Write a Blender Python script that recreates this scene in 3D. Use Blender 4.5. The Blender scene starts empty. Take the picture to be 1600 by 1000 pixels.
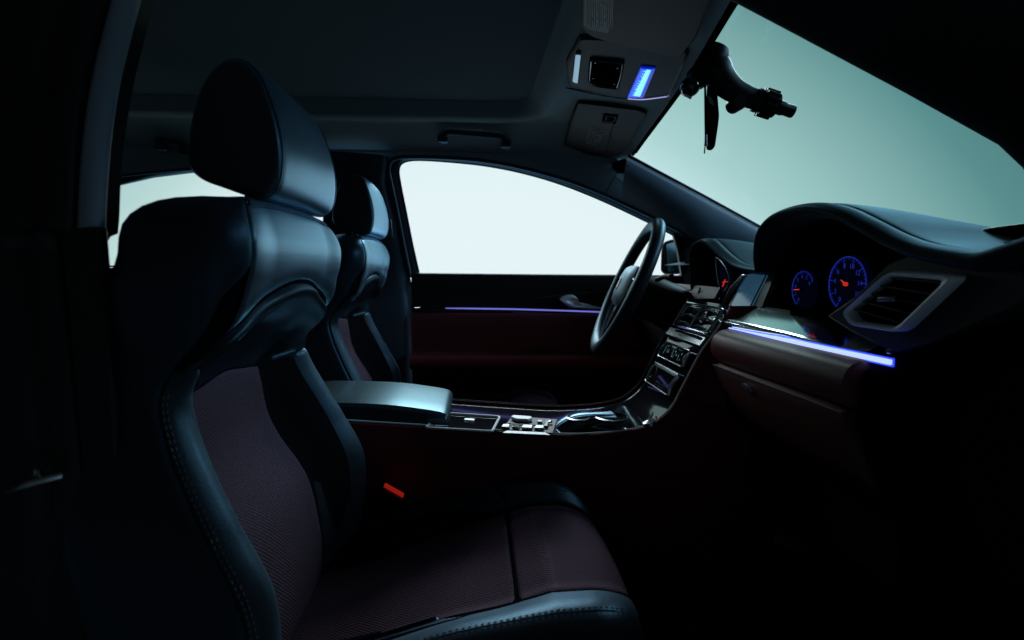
import bpy, bmesh, math, random
import numpy as np
from mathutils import Vector, Matrix
random.seed(7)
S = bpy.context.scene
COL = S.collection

# ------------------------------------------------------------------ camera
CAM = Vector((0.0, -1.16, 0.983))
PITCH, YAW, FPX = math.radians(5.71), math.radians(4.02), 850.0
cd = bpy.data.cameras.new('camera'); cam = bpy.data.objects.new('camera', cd); COL.objects.link(cam)
cam.location = CAM; cam.rotation_euler = (math.pi/2-PITCH, 0, -YAW)
cd.sensor_width = 36; cd.lens = 36*FPX/1600; cd.clip_start = 0.02; cd.clip_end = 200
cd.dof.use_dof = True; cd.dof.focus_distance = 1.0; cd.dof.aperture_fstop = 4.5
S.camera = cam

# ------------------------------------------------------------------ studio light (world)
W = bpy.data.worlds.new('World'); S.world = W; W.use_nodes = True
wt = W.node_tree; wt.nodes.clear()
wo = wt.nodes.new('ShaderNodeOutputWorld'); bg = wt.nodes.new('ShaderNodeBackground')
tc = wt.nodes.new('ShaderNodeTexCoord'); cr = wt.nodes.new('ShaderNodeValToRGB')
ma = wt.nodes.new('ShaderNodeMath'); ma.operation = 'MULTIPLY_ADD'; ma.inputs[1].default_value = .5; ma.inputs[2].default_value = .5
dp = wt.nodes.new('ShaderNodeVectorMath'); dp.operation = 'DOT_PRODUCT'; dp.inputs[1].default_value = (0, 1, -.36)
ad = wt.nodes.new('ShaderNodeMath'); ad.operation = 'ADD'; ad.inputs[1].default_value = .052
wt.links.new(tc.outputs['Generated'], dp.inputs[0]); wt.links.new(dp.outputs['Value'], ad.inputs[0]); wt.links.new(ad.outputs[0], ma.inputs[0])
wt.links.new(ma.outputs[0], cr.inputs[0]); wt.links.new(cr.outputs[0], bg.inputs[0]); wt.links.new(bg.outputs[0], wo.inputs[0])
bg.inputs[1].default_value = 1.0
el = cr.color_ramp.elements
STOPS = [(0, (.013,.014,.015)), (.52, (.012,.013,.015)), (.66, (.025,.06,.065)), (.80, (.07,.18,.18)), (.86, (.14,.32,.32)),
         (.915, (.39,.60,.585)), (.945, (.52,.74,.72)), (.972, (.78,.93,.955)), (1, (.82,.955,.975))]
el[0].position = STOPS[0][0]; el[0].color = (*STOPS[0][1], 1)
el[1].position = STOPS[-1][0]; el[1].color = (*STOPS[-1][1], 1)
for p, c in STOPS[1:-1]:
    e = el.new(p); e.color = (*c, 1)

def lamp(name, loc, target, sx, sy, power, color):
    d = bpy.data.lights.new(name, 'AREA'); d.shape = 'RECTANGLE'; d.size = sx; d.size_y = sy; d.energy = power; d.color = color
    o = bpy.data.objects.new(name, d); COL.objects.link(o); o.location = loc
    o.rotation_euler = (Vector(target)-Vector(loc)).to_track_quat('-Z', 'Y').to_euler(); return o
LAMPS = True  # unseen fill lamps added to brighten the dark cabin
if LAMPS:
    lamp('fill_lamp', (2.7, 1.7, 2.75), (-.1, -.2, .8), 1.1, 1.1, 62, (.62, .84, 1.0))
    lamp('fill_lamp', (.75, 1.28, .80), (-.25, -.2, 1.05), 2.0, .22, 2.2, (.45, .72, 1.0))
    lamp('fill_lamp', (-.4, 3.2, 3.0), (-.1, 0, .9), 3.0, 1.2, 200, (.82, .94, 1.0))
    lamp('fill_lamp', (3.0, -.25, 2.3), (.2, -.2, 1.0), 1.2, .9, 36, (.45, .72, 1.0))

V = S.view_settings; V.view_transform = 'Standard'; V.look = 'None'; V.exposure = 0; V.gamma = 1; V.use_curve_mapping = False
S.cycles.use_denoising = True; S.cycles.max_bounces = 8; S.cycles.transparent_max_bounces = 12
S.cycles.sample_clamp_indirect = 4; S.cycles.caustics_refractive = False; S.cycles.blur_glossy = .5

# ------------------------------------------------------------------ view geometry: a photo pixel at a known depth gives a world point
_R = cam.rotation_euler.to_matrix()
def ray(u, v): return _R @ Vector(((u-800)/FPX, -(v-500)/FPX, -1))
def PP(u, v, p, n):
    d = ray(u, v); n = Vector(n); return CAM + d*((Vector(p)-CAM).dot(n)/d.dot(n))
def PY(u, v, y): return PP(u, v, (0, y, 0), (0, 1, 0))
def PX(u, v, x): return PP(u, v, (x, 0, 0), (1, 0, 0))
def PZ(u, v, z): return PP(u, v, (0, 0, z), (0, 0, 1))
def PT(u, v, off=0.0): return PP(u, v, (0, .72+off, .95), (0, 1, .38))

# ------------------------------------------------------------------ materials
MATS = {}
def mat(name, col, rough=.5, metal=0, spec=.5, bump=None, emit=None, coat=0, vary=0):
    m = bpy.data.materials.new(name); m.use_nodes = True; nt = m.node_tree; N = nt.nodes; L = nt.links
    b = N['Principled BSDF']; b.inputs['Base Color'].default_value = (*col, 1)
    b.inputs['Roughness'].default_value = rough; b.inputs['Metallic'].default_value = metal
    b.inputs['Specular IOR Level'].default_value = spec; b.inputs['Coat Weight'].default_value = coat
    b.inputs['Coat Roughness'].default_value = .05
    if emit:
        b.inputs['Emission Color'].default_value = (*emit[0], 1); b.inputs['Emission Strength'].default_value = emit[1]
    t = N.new('ShaderNodeTexCoord')
    if vary:
        nz = N.new('ShaderNodeTexNoise'); nz.inputs['Scale'].default_value = 9; nz.inputs['Detail'].default_value = 6
        L.new(t.outputs['Object'], nz.inputs['Vector'])
        mr = N.new('ShaderNodeMapRange'); mr.inputs['To Min'].default_value = max(.02, rough-vary); mr.inputs['To Max'].default_value = rough+vary
        L.new(nz.outputs['Fac'], mr.inputs['Value']); L.new(mr.outputs[0], b.inputs['Roughness'])
    if bump:
        kind, sc, st, dist = bump
        bp = N.new('ShaderNodeBump'); bp.inputs['Strength'].default_value = st; bp.inputs['Distance'].default_value = dist
        if kind == 'grain':
            x = N.new('ShaderNodeTexVoronoi'); x.inputs['Scale'].default_value = sc; L.new(t.outputs['Object'], x.inputs['Vector']); out = x.outputs['Distance']
            n2 = N.new('ShaderNodeTexNoise'); n2.inputs['Scale'].default_value = 22; n2.inputs['Detail'].default_value = 4; L.new(t.outputs['Object'], n2.inputs['Vector'])
            mx = N.new('ShaderNodeMath'); mx.operation = 'MULTIPLY_ADD'; mx.inputs[1].default_value = 1.6; L.new(n2.outputs['Fac'], mx.inputs[0]); L.new(out, mx.inputs[2]); out = mx.outputs[0]
        elif kind == 'noise':
            x = N.new('ShaderNodeTexNoise'); x.inputs['Scale'].default_value = sc; x.inputs['Detail'].default_value = 5; L.new(t.outputs['Object'], x.inputs['Vector']); out = x.outputs['Fac']
        elif kind == 'weave':
            x = N.new('ShaderNodeTexVoronoi'); x.inputs['Scale'].default_value = sc; x.inputs['Randomness'].default_value = .18
            mp = N.new('ShaderNodeMapping'); mp.inputs['Rotation'].default_value = (0, 0, .785)
            L.new(t.outputs['UV'], mp.inputs[0]); L.new(mp.outputs[0], x.inputs['Vector']); out = x.outputs['Distance']
            rp = N.new('ShaderNodeValToRGB'); rp.color_ramp.elements[0].position = .12; rp.color_ramp.elements[1].position = .45
            rp.color_ramp.elements[0].color = (col[0]*.12, col[1]*.12, col[2]*.12, 1); rp.color_ramp.elements[1].color = (*col, 1)
            L.new(out, rp.inputs[0]); L.new(rp.outputs[0], b.inputs['Base Color'])
        L.new(out, bp.inputs['Height']); L.new(bp.outputs[0], b.inputs['Normal'])
    MATS[name] = m; return m
leather = mat('black_leather', (.022, .027, .034), .36, bump=('grain', 420, .16, .0008), vary=.06, spec=.85)
bolster_leather = mat('bolster_leather', (.015, .018, .023), .38, bump=('grain', 420, .18, .0008), vary=.06)
shaded_wing_leather = mat('shaded_wing_leather', (.010, .013, .017), .4, bump=('grain', 420, .16, .0008))  # darker, duller leather; shade below the shoulder pad put into its colour
wheel_leather = mat('wheel_leather', (.018, .021, .024), .4, bump=('grain', 420, .16, .0008))
seam_leather = mat('seam_leather', (.016, .02, .026), .42, bump=('grain', 420, .16, .0008))
fabric = mat('maroon_fabric', (.050, .026, .032), .78, bump=('weave', 230, 1.0, .0016), spec=.3)
thread = mat('grey_thread', (.08, .09, .10), .6)
burgundy = mat('burgundy_leather', (.11, .022, .024), .46, spec=.35, bump=('grain', 380, .15, .0008), vary=.05)
dark_burgundy = mat('dark_burgundy_leather', (.17, .034, .038), .5, spec=.3, bump=('grain', 380, .15, .0008))
headl = mat('headliner_cloth', (.22, .31, .34), .9, bump=('noise', 500, .25, .0006), spec=.2)
shade = mat('sunshade_cloth', (.085, .120, .135), .95, bump=('noise', 500, .25, .0006), spec=.1)
trim = mat('pillar_trim', (.040, .050, .060), .5, bump=('noise', 600, .12, .0005), spec=.5)
plastic = mat('black_plastic', (.010, .011, .013), .45, bump=('noise', 600, .12, .0004), spec=.22)
matte = mat('matte_black', (.005, .0055, .007), .8, spec=0)
pad = mat('dash_pad', (.015, .019, .022), .48, bump=('grain', 450, .16, .0007), vary=.05)
rubber = mat('black_rubber', (.012, .014, .017), .32, spec=.6)
gloss = mat('gloss_black', (.006, .007, .009), .06, spec=.6, coat=.6)
satin = mat('satin_metal', (.42, .47, .50), .28, metal=1)
silver = mat('silver_paint', (.90, .95, .97), .35, spec=.8)
chrome = mat('chrome', (.70, .74, .76), .10, metal=1)
chrome_soft = mat('dark_chrome', (.30, .34, .36), .22, metal=1)
carpet = mat('carpet', (.012, .012, .014), .95, bump=('noise', 300, .5, .002))
red = mat('glowing_red_plastic', (.85, .015, .01), .4, emit=((1, .03, .02), .22))  # own glow added so the button stays bright in the dark
white_mark = mat('white_print', (.85, .9, .9), .6)
paper = mat('grey_label', (.22, .24, .20), .6)
amb = mat('ambient_light', (.2, .25, 1), .4, emit=((.02, .06, 1.0), 1.3))
amb_core = mat('ambient_light_core', (.6, .65, 1), .4, emit=((.46, .60, 1.0), 1.2))
amb_dim = mat('dim_ambient_light', (.2, .25, 1), .4, emit=((.17, .17, .66), 1.0))
disp = mat('blue_display', (.02, .1, .6), .3, emit=((.005, .05, .85), 1.2))
disp_hi = mat('bright_display', (.3, .7, 1), .3, emit=((.22, .72, 1.0), 1.15))
disp_edge = mat('deep_blue_display', (.0, .02, .5), .3, emit=((.0, .01, .35), 1.0))
dial_blue = mat('dial_blue', (.02, .05, .6), .4, emit=((.02, .05, .75), .22))
dial_face = mat('dial_face', (.002, .003, .008), .6, spec=0, emit=((.001, .002, .012), .3))
needle_red = mat('needle_red', (.8, .02, .01), .4, emit=((1, .04, .02), .5))
screen_m = mat('screen_glass', (.02, .05, .09), .12, emit=((.03, .09, .16), .5), spec=.6)
floor_m = mat('studio_floor_paint', (.35, .40, .40), .7)

def glass(name, tint, base=.012, gain=.5):
    m = bpy.data.materials.new(name); m.use_nodes = True; nt = m.node_tree; N = nt.nodes; L = nt.links; N.clear()
    o = N.new('ShaderNodeOutputMaterial'); mx = N.new('ShaderNodeMixShader'); a = N.new('ShaderNodeBsdfTransparent'); g = N.new('ShaderNodeBsdfGlossy')
    lw = N.new('ShaderNodeLayerWeight'); pw = N.new('ShaderNodeMath'); pw.operation = 'POWER'; pw.inputs[1].default_value = 5; L.new(lw.outputs['Facing'], pw.inputs[0])
    fr = N.new('ShaderNodeMath'); fr.operation = 'MULTIPLY_ADD'; fr.inputs[1].default_value = gain; fr.inputs[2].default_value = base; L.new(pw.outputs[0], fr.inputs[0])
    a.inputs[0].default_value = (*tint, 1); g.inputs['Roughness'].default_value = .02
    L.new(fr.outputs[0], mx.inputs[0]); L.new(a.outputs[0], mx.inputs[1]); L.new(g.outputs[0], mx.inputs[2]); L.new(mx.outputs[0], o.inputs[0]); return m
def sheen(m, tint, base, gain, power, rough):       # blue cast of the highlights put into a tinted gloss, growing towards grazing angles
    nt = m.node_tree; N = nt.nodes; L = nt.links; b = N['Principled BSDF']; out = [n for n in N if n.type == 'OUTPUT_MATERIAL'][0]
    b.inputs['Specular IOR Level'].default_value = 0
    g = N.new('ShaderNodeBsdfGlossy'); g.inputs[0].default_value = (*tint, 1); g.inputs['Roughness'].default_value = rough
    lw = N.new('ShaderNodeLayerWeight'); pw = N.new('ShaderNodeMath'); pw.operation = 'POWER'; pw.inputs[1].default_value = power
    fr = N.new('ShaderNodeMath'); fr.operation = 'MULTIPLY_ADD'; fr.inputs[1].default_value = gain; fr.inputs[2].default_value = base
    L.new(lw.outputs['Facing'], pw.inputs[0]); L.new(pw.outputs[0], fr.inputs[0])
    if b.inputs['Normal'].links: L.new(b.inputs['Normal'].links[0].from_socket, g.inputs['Normal'])
    if b.inputs['Roughness'].links: L.new(b.inputs['Roughness'].links[0].from_socket, g.inputs['Roughness'])
    mx = N.new('ShaderNodeMixShader'); L.new(fr.outputs[0], mx.inputs[0]); L.new(b.outputs[0], mx.inputs[1]); L.new(g.outputs[0], mx.inputs[2]); L.new(mx.outputs[0], out.inputs[0])
sheen(leather, (.44, .76, 1.0), .035, 1.0, 2.25, .36)
sheen(fabric, (.62, .52, .72), .015, .12, 2.5, .6)
sheen(wheel_leather, (.55, .75, .85), .03, .35, 3, .4)
sheen(seam_leather, (.30, .60, .9), .03, .5, 3, .4)
sheen(trim, (.30, .62, .95), .03, .7, 3, .4)
sheen(pad, (.5, .8, .92), .018, .11, 3, .45)
sheen(bolster_leather, (.42, .70, .92), .02, .55, 2.6, .36)
sheen(shaded_wing_leather, (.40, .66, .9), .02, .16, 2.6, .30)
sheen(rubber, (.35, .7, .95), .04, .6, 3, .3)
clear_glass = glass('window_glass', (.985, .985, .99))
tint_glass = glass('windshield_glass', (.73, .855, .855), 0, .10)

# ------------------------------------------------------------------ mesh helpers
ORG = {}
def tagit(o, label=None, cat=None, group=None, kind=None):
    if label: o['label'] = label
    if cat: o['category'] = cat
    if group: o['group'] = group
    if kind: o['kind'] = kind
    return o
def thing(name, loc, label, cat, group=None, kind=None):
    o = bpy.data.objects.new(name, None); COL.objects.link(o); o.location = loc; o.empty_display_size = .05
    ORG[o.name] = Vector(loc); return tagit(o, label, cat, group, kind)
class MB:
    def __init__(s): s.v = []; s.f = []; s.uv = []
    def add(s, v, f, uv=None):
        k = len(s.v); s.v += [Vector(p) for p in v]; s.f += [tuple(i+k for i in q) for q in f]
        s.uv += (uv if uv else [(0, 0)]*len(v)); return s
    def grid(s, P, closeu=False, closev=False, uv=None):      # P[i][j]
        n, m = len(P), len(P[0]); f = []
        for i in range(n if closeu else n-1):
            for j in range(m if closev else m-1):
                i2, j2 = (i+1) % n, (j+1) % m
                f.append((i*m+j, i2*m+j, i2*m+j2, i*m+j2))
        return s.add([p for r in P for p in r], f, [q for r in uv for q in r] if uv else None)
    def prism(s, pts, vec, cap=True):
        n = len(pts); vec = Vector(vec); pts = [Vector(p) for p in pts]
        f = [tuple(range(n))[::-1], tuple(range(n, 2*n))]
        f += [(i, (i+1) % n, n+(i+1) % n, n+i) for i in range(n)]
        return s.add(pts+[p+vec for p in pts], f)
    def box(s, c, size, rot=None):
        c = Vector(c); v = []
        for i in range(8):
            p = Vector(((i & 1)-.5, ((i >> 1) & 1)-.5, ((i >> 2) & 1)-.5)); p = Vector((p.x*size[0], p.y*size[1], p.z*size[2]))
            v.append(c+(rot @ p if rot else p))
        return s.add(v, [(0, 2, 3, 1), (4, 5, 7, 6), (0, 1, 5, 4), (2, 6, 7, 3), (0, 4, 6, 2), (1, 3, 7, 5)])
    def sweep(s, path, prof, closed=False, up=None, cap=True, scale=None):   # prof: 2D loop; frame x = up side, y = binormal
        path = [Vector(p) for p in path]; n = len(path); P = []; last = None
        for i, p in enumerate(path):
            a = path[(i-1) % n] if (closed or i > 0) else path[0]; b = path[(i+1) % n] if (closed or i < n-1) else path[-1]
            t = (b-a).normalized()
            if up is not None: x = Vector(up)
            else: x = last if last is not None else (Vector((0, 0, 1)) if abs(t.z) < .9 else Vector((0, 1, 0)))
            x = (x-t*x.dot(t)).normalized(); last = x; y = t.cross(x); k = scale[i] if scale is not None else 1
            P.append([p+x*(q[0]*k)+y*(q[1]*k) for q in prof])
        base = len(s.v); s.grid(P, closeu=closed, closev=True); m = len(prof)
        if cap and not closed: s.f += [tuple(base+j for j in range(m))[::-1], tuple(base+(n-1)*m+j for j in range(m))]
        return s
    def tube(s, path, r, n=10, closed=False, scale=None):
        return s.sweep(path, [(r*math.cos(2*math.pi*k/n), r*math.sin(2*math.pi*k/n)) for k in range(n)], closed, scale=scale)
    def lathe(s, c, axis, prof, n=32):             # prof: (radius, along axis)
        c = Vector(c); a = Vector(axis).normalized(); x = a.orthogonal().normalized(); y = a.cross(x)
        return s.grid([[c+a*h+(x*math.cos(2*math.pi*k/n)+y*math.sin(2*math.pi*k/n))*r for k in range(n)] for r, h in prof], closev=True)
    def build(s, name, m, parent=None, bevel=0, seg=2, angle=38, solid=0, uv=False, recalc=True, label=None):
        me = bpy.data.meshes.new(name); o0 = ORG.get(parent.name, Vector()) if parent else Vector()
        me.from_pydata([p-o0 for p in s.v], [], s.f); me.validate()
        if uv:
            ul = me.uv_layers.new(name='UVMap')
            for lp in me.loops: ul.data[lp.index].uv = s.uv[lp.vertex_index]
        bm = bmesh.new(); bm.from_mesh(me)
        if recalc: bmesh.ops.recalc_face_normals(bm, faces=bm.faces)
        for fc in bm.faces: fc.smooth = True
        for e in bm.edges:
            if len(e.link_faces) == 2 and e.calc_face_angle(0) > math.radians(angle): e.smooth = False
        bm.to_mesh(me); bm.free()
        me.materials.append(m); o = bpy.data.objects.new(name, me); COL.objects.link(o)
        if parent: o.parent = parent; ORG[o.name] = o0
        if solid:
            md = o.modifiers.new('solid', 'SOLIDIFY'); md.thickness = solid; md.offset = 0
        if bevel:
            md = o.modifiers.new('bevel', 'BEVEL'); md.width = bevel; md.segments = seg; md.limit_method = 'ANGLE'; md.angle_limit = math.radians(35)
            md.harden_normals = False
        if label: o['label'] = label
        return o
def catmull(pts, n, closed=False):
    pts = [np.array(p, float) for p in pts]; out = []; k = len(pts); segs = k if closed else k-1
    g = (lambda i: pts[i % k]) if closed else (lambda i: pts[min(max(i, 0), k-1)])
    for i in range(segs):
        p0, p1, p2, p3 = g(i-1), g(i), g(i+1), g(i+2)
        for t in np.linspace(0, 1, n, endpoint=False):
            out.append(.5*((2*p1)+(-p0+p2)*t+(2*p0-5*p1+4*p2-p3)*t*t+(-p0+3*p1-3*p2+p3)*t**3))
    if not closed: out.append(pts[-1])
    return out
def resample(pts, n):
    A = np.array([list(p) for p in pts], float); d = np.r_[0, np.cumsum(np.linalg.norm(np.diff(A, axis=0), axis=1))]
    t = np.linspace(0, d[-1], n); return [Vector([np.interp(x, d, A[:, k]) for k in range(A.shape[1])]) for x in t]
def smooth(t): t = min(max(t, 0), 1); return t*t*(3-2*t)
def curve1(xs, ys):                      # smooth 1D interpolation
    P = np.array([list(p) for p in catmull(list(zip(xs, ys)), 16)]); o = np.argsort(P[:, 0]); X, Y = P[o, 0], P[o, 1]
    return lambda x: float(np.interp(x, X, Y))
def roundpoly(pts, r, n=5):              # rounded closed polygon of Vectors
    out = []; k = len(pts); pts = [Vector(p) for p in pts]
    for i in range(k):
        p, a, b = pts[i], pts[i-1], pts[(i+1) % k]; ra = min(r, (a-p).length*.45, (b-p).length*.45)
        A = p+(a-p).normalized()*ra; B = p+(b-p).normalized()*ra
        for t in np.linspace(0, 1, n): out.append(A*(1-t)**2+p*2*t*(1-t)+B*t*t)
    return out
def loft(name, curves, m, parent, n=60, sub=1, **k):     # curves: list of 3D polylines lofted across
    C = [resample(c, n) for c in curves]
    if sub > 1: C = [[Vector(q) for q in row] for row in zip(*[catmull([c[i] for c in C], sub) for i in range(n)])]
    return MB().grid(C).build(name, m, parent, recalc=False, **k)

# =================================================================== THE CAR SHELL
body = thing('car_cabin', (0, 0, .33), 'dark car cabin shell with grey headliner, roof opening, pillars, windshield and black floor', 'car cabin')

XH = curve1([-.62, -.45, 0, .5, .62], [.30, .338, .437, .483, .50])
ZH = curve1([-.62, -.45, 0, .5, .62], [1.305, 1.333, 1.360, 1.322, 1.30])
def recess(x, y):                        # distance inside the roof opening outline (positive inside)
    cx, cy, hx, hy, r = -.42, .0, .60, .405, .10
    qx, qy = abs(x-cx)-hx+r, abs(y-cy)-hy+r
    return -(math.hypot(max(qx, 0), max(qy, 0))+min(max(qx, qy), 0)-r)
def zroof(x, y):
    xh, zh = XH(y), ZH(y)
    z = 1.398-.078*smooth((abs(y)-.42)/.19)
    t = (x-.20)/(xh-.20)
    if t > 0: z = z+(min(zh, z)-z)*(t**1.6 if t < 1 else 1)
    d = recess(x, y)
    z += .038*smooth((d+.004)/.035) - .010*math.exp(-((d+.022)/.018)**2)
    z -= .0035*math.exp(-((x+.985+.25*(y-.3))/.004)**2)*(-1) if x < -.9 else 0
    return z
def hitroof(u, v, off=0.0):
    d = ray(u, v); lo = .2
    for k in range(900):
        t = lo+k*.003; p = CAM+d*t
        if p.z >= zroof(min(p.x, XH(p.y)), p.y)-off: return p
    return CAM+d*1.0
ys = np.linspace(-.60, .60, 150)
P = [[None]*len(ys) for _ in range(300)]
for j, y in enumerate(ys):
    xh = XH(y)
    for i in range(300):
        x = -1.75+(xh+1.75)*(1-(1-i/299.0)**1.0); P[i][j] = Vector((x, y, zroof(x, y)))
A = MB().grid(P); fin, fout = [], []
for q in A.f:
    c = sum((A.v[i] for i in q), Vector())/4; (fin if recess(c.x, c.y) > .032 else fout).append(q)
def sub(mb, faces):
    idx = sorted({i for q in faces for i in q}); mp = {a: b for b, a in enumerate(idx)}
    return MB().add([mb.v[i] for i in idx], [tuple(mp[i] for i in q) for q in faces])
A.build('headliner', headl, body, recalc=False)
rr_ = [Vector((-.42+a, b, 1.4285)) for a, b in ((.572,.377),(.572,-.377),(-.572,-.377),(-.572,.377))]
MB().prism(roundpoly(rr_, .075, 14), (0, 0, .003)).build('sunroof_shade', shade, body)
# outer roof skin
MB().grid([[Vector((x, y, 1.50-.12*(y/.62)**4-.10*smooth((x-.0)/.5))) for y in np.linspace(-.62, .60, 20)] for x in np.linspace(-1.8, .0, 30)]+[[Vector((XH(y)*t, y, 1.50*(1-t)+(ZH(y)+.02)*t-.10*(y/.62)**4*(1-t))) for y in np.linspace(-.62, .60, 20)] for t in (.3, .6, .85, .97)]).build('roof_panel', plastic, body, solid=.006)

# far side: window outline and seal outline (pixel traced, on the leaning plane of the side glass)
WPX = [(655,429),(645,385),(635,335),(626,290),(623,266),(630,254),(652,250),(700,252.5),(760,259),(820,271),(880,289),(940,313),(1000,341),(1040,361),(1062,373)]
SPX = [(641,433),(633,395),(621,335),(611,288),(607,264),(614,249),(636,245),(692,246),(756,251),(820,263),(884,281),(944,304),(1004,332),(1048,354),(1092,376)]
win = [Vector(p) for p in catmull([PT(*p, .012) for p in WPX], 6)]
seal = [Vector(p) for p in catmull([PT(*p, -.012) for p in SPX], 6)]
far_door = thing('car_door', (.35, .70, .40), 'driver side front door behind the steering wheel, black top, lit strip, burgundy lower padding', 'car door')
rubber_ring = loft('window_frame', [win, [a.lerp(b, .45)+Vector((0, -.004, -.002)) for a, b in zip(resample(win, 85), resample(seal, 85))], seal], rubber, far_door, n=110)
MB().tube(win, .0035, 8).build('window_seal', rubber, far_door)
MB().tube(seal, .0065, 10).build('door_seal', MATS['pillar_trim'], body)
# glass
gl = [PT(*p, .016) for p in WPX] + [PT(1075, 400, .016), PT(1080, 440, .016), PT(655, 440, .016)]
MB().prism(gl, (0, .004, 0)).build('window_glass', clear_glass, far_door, recalc=True)
# quarter pillar of door at the mirror and sill
MB().prism([PT(1049,352,-.0), PT(1060,362,-.0), PT(1090,380,0), PT(1092,442,0), PT(1067,440,0), PT(1060,395,0)], (0, .02, 0)).build('mirror_sail', plastic, far_door, bevel=.003)
xs = np.linspace(-.21, .98, 60)
def door_prof(x):
    k = smooth((x-.05)/.5)
    return [(.735, .957), (.722, .960), (.708, .957-.0*k), (.700, .945), (.694, .915), (.698, .880), (.697, .842)]
SLOPE = -.012
def strips(name, prof, m, x0=-.21, x1=.98, par=None, **kw):
    return MB().grid([[Vector((x, y, z+SLOPE*(x+.2))) for y, z in prof] for x in np.linspace(x0, x1, 40)]).build(name, m, par or far_door, recalc=False, **kw)
strips('upper_panel', [tuple(p) for p in catmull(door_prof(0), 5)], plastic)
strips('middle_pad', [tuple(p) for p in catmull([(.697,.826),(.684,.822),(.676,.80),(.675,.75),(.677,.70),(.672,.69)], 5)], burgundy)
strips('armrest', [tuple(p) for p in catmull([(.674,.694),(.64,.692),(.612,.688),(.600,.676),(.604,.655),(.64,.64),(.67,.632)], 5)], dark_burgundy, x1=.62)
strips('lower_panel', [tuple(p) for p in catmull([(.68,.70),(.676,.64),(.675,.5),(.68,.36)], 5)], plastic)
strips('inlay', [tuple(p) for p in catmull([(.698,.842),(.690,.838),(.690,.828),(.698,.824)], 4)], gloss)
# lit strip, thin bright line
def on_door(u, v, y=.688): return PY(u, v, y)
MB().tube(resample([on_door(696,481.5), on_door(800,483.0), on_door(885,485.5), on_door(952,488)], 30), .0024, 8, scale=[.35+.65*math.sin(math.pi*min(1, (i+2)/9)*.5) for i in range(30)]).build('light_strip', amb_dim, far_door)
MB().tube(resample([on_door(800,488), on_door(880,490.5), on_door(952,492.5)], 12), .0009, 6).build('trim_line', satin, far_door)
MB().tube([Vector(p) for p in catmull([on_door(840,466), on_door(900,458), on_door(960,455), on_door(1000,452)], 5)], .0012, 6).build('trim_line', chrome_soft, far_door)
# door handle: bowl and lever
hp = [on_door(874,467), on_door(882,462), on_door(893,460.5), on_door(900,464), on_door(905,472), on_door(912,477), on_door(925,478.5), on_door(934,479), on_door(933,481), on_door(915,481), on_door(896,480.5), on_door(884,476)]
hm = [Vector(p) for p in catmull(hp, 4, True)]
c0 = sum(hm, Vector())/len(hm)
h = MB().grid([[p*1 for p in hm], [c0+(p-c0)*.93+Vector((0, -.006, 0)) for p in hm], [c0+(p-c0)*.70+Vector((0, -.009, 0)) for p in hm], [c0+(p-c0)*.45+Vector((0, -.002, .002)) for p in hm], [c0+(p-c0)*.05+Vector((0, .004, .002)) for p in hm]], closev=True)
dh = h.build('door_handle', silver, far_door)
MB().tube([Vector(p) for p in catmull([on_door(876,468,.680), on_door(886,474,.674), on_door(900,479,.674), on_door(922,481,.678), on_door(946,481.5,.684)], 5)], .003, 8).build('lever', silver, dh)
MB().prism([on_door(655,438,.742), on_door(662,438,.742), on_door(1090,440,.742), on_door(1090,470,.742), on_door(655,470,.742)], (0, .03, 0)).build('outer_skin', matte, far_door)

# B pillar far, with rounded inner face
BL = [PT(505,240), PT(505,300), PT(503,360), PT(500,432), PY(500,520,.70), PY(500,760,.70)]
BR = [PT(612,246,-.006), PT(609,285,-.008), PT(621,335,-.008), PT(641,433,-.008), PY(652,520,.715), PY(662,760,.715)]
bl, br = resample([Vector(p) for p in catmull(BL, 6)], 50), resample([Vector(p) for p in catmull(BR, 6)], 50)
rows = []
for k, (t, o) in enumerate([(0, .03), (.02, -.012), (.08, -.035), (.3, -.045), (.6, -.042), (.86, -.032), (.95, -.012), (1, .0)]):
    rows.append([a.lerp(b, t)+Vector((0, o, 0)) for a, b in zip(bl, br)])
loft('door_pillar', rows, trim, body, n=50, sub=4)
# belt guide slot on the far pillar
g = MB(); g.prism(roundpoly([PY(603,338,.60), PY(611,343,.60), PY(614,372,.60), PY(606,366,.60)], .004), (0, .02, 0)); g.build('belt_guide', chrome_soft, body, bevel=.002)
# roof side rail between headliner and the door openings
edge, low = [], []
RPX = [(100,290),(175,276),(250,268),(320,262),(400,256),(505,250),(570,248)]
lowpts = [PT(*p, -.014) for p in RPX] + [PT(*p, -.014) for p in SPX[5:]]
low = [Vector(p) for p in catmull(lowpts, 5)]
top = []
for p in low:
    x = min(p.x, XH(.57)-.01); top.append(Vector((x, .565, zroof(x, .565)+.001)) if p.x < .47 else Vector((.47, .565, 1.30)))
mid = [a.lerp(b, .5)+Vector((0, -.006, .006)) for a, b in zip(low, top)]
loft('roof_rail', [low, mid, top], headl, body, n=140, sub=6)

# windshield pillar (far): from header corner to cowl
ap_top = [PY(980,245,.50), PY(1030,272,.54), PY(1085,301,.59), PY(1135,328,.64), PY(1186,356,.68), PY(1290,412,.70)]
ap_bot = [PT(968,315,-.010), PT(1004,332,-.012), PT(1050,355,-.012), PT(1092,377,-.012), PY(1140,400,.70), PY(1240,452,.72)]
at, ab = resample([Vector(p) for p in catmull(ap_top, 5)], 50), resample([Vector(p) for p in catmull(ap_bot, 5)], 50)
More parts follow.
